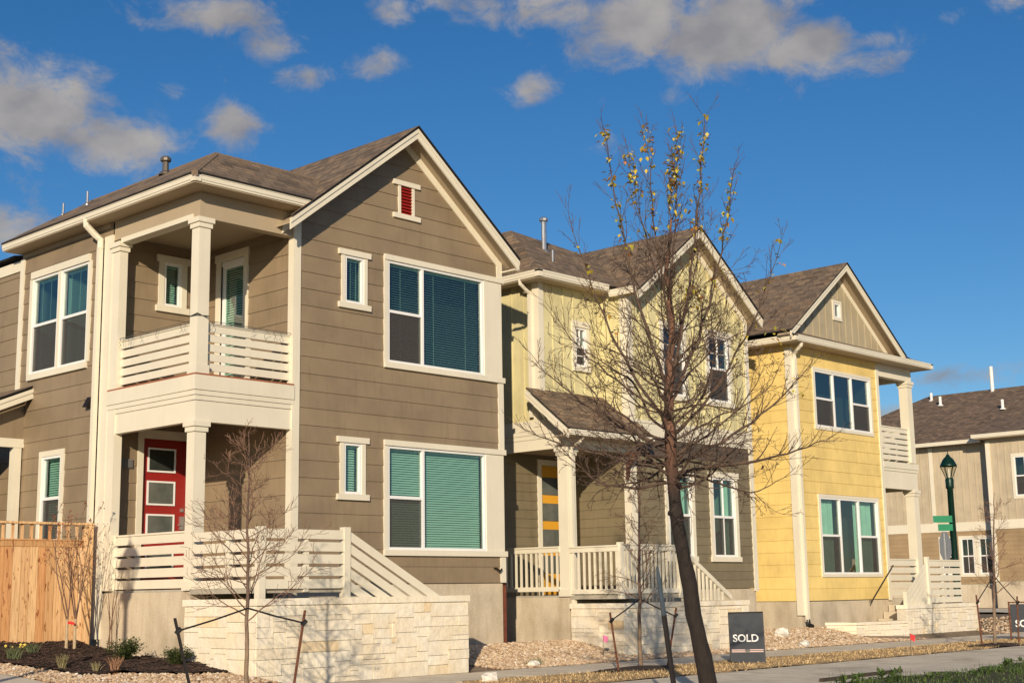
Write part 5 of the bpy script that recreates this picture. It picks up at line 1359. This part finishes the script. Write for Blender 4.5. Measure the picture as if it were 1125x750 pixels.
# ------------------------------------------------------------------ light and sky
SUN_EL = 16.8
ld = Vector((.777, .629, -math.tan(R(SUN_EL)))).normalized()
sun = bpy.data.lights.new('sun', 'SUN'); sun.energy = 5.0; sun.angle = R(.55); sun.color = (1.0, .83, .62)
so_ = bpy.data.objects.new('sun', sun); COL.objects.link(so_); so_.rotation_euler = ld.to_track_quat('-Z', 'Y').to_euler(); so_.location = (-10, -10, 12)
w = bpy.data.worlds.new('World'); scene.world = w; w.use_nodes = True; nt = w.node_tree; bg = nt.nodes['Background']
sky = nn(nt, 'ShaderNodeTexSky', sky_type='NISHITA'); sky.sun_disc = False; sky.sun_elevation = R(SUN_EL); sky.sun_rotation = math.atan2(-.777, -.629)
sky.air_density = 1.0; sky.dust_density = .3; sky.ozone_density = 4.0; sky.altitude = 300
tc = nn(nt, 'ShaderNodeTexCoord'); sp = nn(nt, 'ShaderNodeSeparateXYZ'); nt.links.new(tc.outputs['Generated'], sp.inputs[0])
def mth(op, a, b=None):
    m = nn(nt, 'ShaderNodeMath', operation=op)
    for i, v in ((0, a), (1, b)):
        if v is None: continue
        if isinstance(v, (int, float)): m.inputs[i].default_value = v
        else: nt.links.new(v, m.inputs[i])
    return m.outputs[0]
az = mth('MULTIPLY', mth('ARCTAN2', sp.outputs['X'], sp.outputs['Y']), 180/math.pi)
el = mth('MULTIPLY', mth('ARCSINE', sp.outputs['Z']), 180/math.pi)
cb = nn(nt, 'ShaderNodeCombineXYZ'); nt.links.new(az, cb.inputs[0]); nt.links.new(mth('MULTIPLY', el, 1.35), cb.inputs[1])
ns = nn(nt, 'ShaderNodeTexNoise'); ns.inputs['Scale'].default_value = .5; ns.inputs['Detail'].default_value = 12; ns.inputs['Roughness'].default_value = .66; ns.inputs['Distortion'].default_value = .35; nt.links.new(cb.outputs[0], ns.inputs['Vector'])
clouds = [(26.5, 18.9, 3.4, 2.2, 1.35), (30.3, 17.8, 3.3, 1.3, 1.2), (25, 16.9, 4, 1.0, .55), (26.2, 14.2, 3.0, 1.0, 1.0), (26.4, 16.3, .8, .5, .5), (35.0, 18.9, 1.5, 1.1, 1.1), (32.7, 20.0, .9, .45, .6),
          (34.6, 23.0, 3.6, 1.0, 1.0), (36.2, 22.2, 1.8, 1.1, .95), (37.9, 20.9, 1.5, .65, .85), (41.2, 21.4, 2.0, .7, .6), (41.8, 23.5, 1.2, .7, .9), (47.8, 20.5, 1.4, .8, .95),
          (48, 23.9, 5.0, .75, .85), (52.5, 22.8, 3.6, 1.6, 1.35), (56.0, 22.3, 3.9, 2.0, 1.4), (59.3, 21.4, 2.6, 1.2, 1.25), (62.3, 21.4, 2.2, .6, .75), (65.3, 21.9, .8, .5, .75), (67.6, 22.2, 1.1, .7, .8), (61.0, 20.6, 3.0, .8, .8), (50.0, 23.4, 6.0, .9, .9), (44.5, 23.8, 3.0, .6, .6),
          (51.0, 18.1, 1.8, .8, .45), (53.6, 19.9, 1.3, .6, .5), (64.5, 8.0, 2.6, .55, .8), (62.0, 6.7, 1.6, .6, .7), (68.5, 8.0, 1.6, .35, .55), (-70, 20, 30, 5, .8), (150, 18, 25, 5, .8), (-140, 22, 25, 4, .6)]
tot = None
for (a, e, sa, se_, st_) in clouds:
    dx = mth('DIVIDE', mth('SUBTRACT', az, a), sa); dy = mth('DIVIDE', mth('SUBTRACT', el, e), se_)
    d2_ = mth('ADD', mth('MULTIPLY', dx, dx), mth('MULTIPLY', dy, dy))
    g = mth('MULTIPLY', mth('EXPONENT', mth('MULTIPLY', d2_, -1.0)), st_)
    tot = g if tot is None else mth('MAXIMUM', tot, g)
dens = mth('ADD', tot, mth('MULTIPLY', mth('SUBTRACT', ns.outputs['Fac'], .5), 2.1))
mr = nn(nt, 'ShaderNodeMapRange', interpolation_type='SMOOTHSTEP'); mr.inputs[1].default_value = .30; mr.inputs[2].default_value = 1.15; mr.inputs[4].default_value = .92; nt.links.new(dens, mr.inputs[0])
ns2 = nn(nt, 'ShaderNodeTexNoise'); ns2.inputs['Scale'].default_value = .35; ns2.inputs['Detail'].default_value = 6; 
off = nn(nt, 'ShaderNodeVectorMath', operation='ADD'); off.inputs[1].default_value = (11.3, 3.1, 0); nt.links.new(cb.outputs[0], off.inputs[0]); nt.links.new(off.outputs[0], ns2.inputs['Vector'])
cr = nn(nt, 'ShaderNodeValToRGB'); cr.color_ramp.elements[0].position = .35; cr.color_ramp.elements[0].color = (3.3, 3.15, 3.2, 1); cr.color_ramp.elements[1].position = .68; cr.color_ramp.elements[1].color = (5.3, 4.95, 4.6, 1)
nt.links.new(ns2.outputs['Fac'], cr.inputs['Fac'])
hs = nn(nt, 'ShaderNodeHueSaturation'); hs.inputs['Saturation'].default_value = 1.22; hs.inputs['Hue'].default_value = .503; hs.inputs['Value'].default_value = 1.12; nt.links.new(sky.outputs[0], hs.inputs['Color'])
mxw = nn(nt, 'ShaderNodeMix', data_type='RGBA'); nt.links.new(mr.outputs[0], mxw.inputs[0]); nt.links.new(hs.outputs[0], mxw.inputs[6]); nt.links.new(cr.outputs[0], mxw.inputs[7])
nt.links.new(mxw.outputs[2], bg.inputs['Color']); bg.inputs['Strength'].default_value = .085
vs = scene.view_settings; vs.view_transform = 'Standard'; vs.look = 'None'; vs.gamma = 1; vs.exposure = 0.0
scene.cycles.use_denoising = True
scene.cycles.max_bounces = 6; scene.cycles.transparent_max_bounces = 16
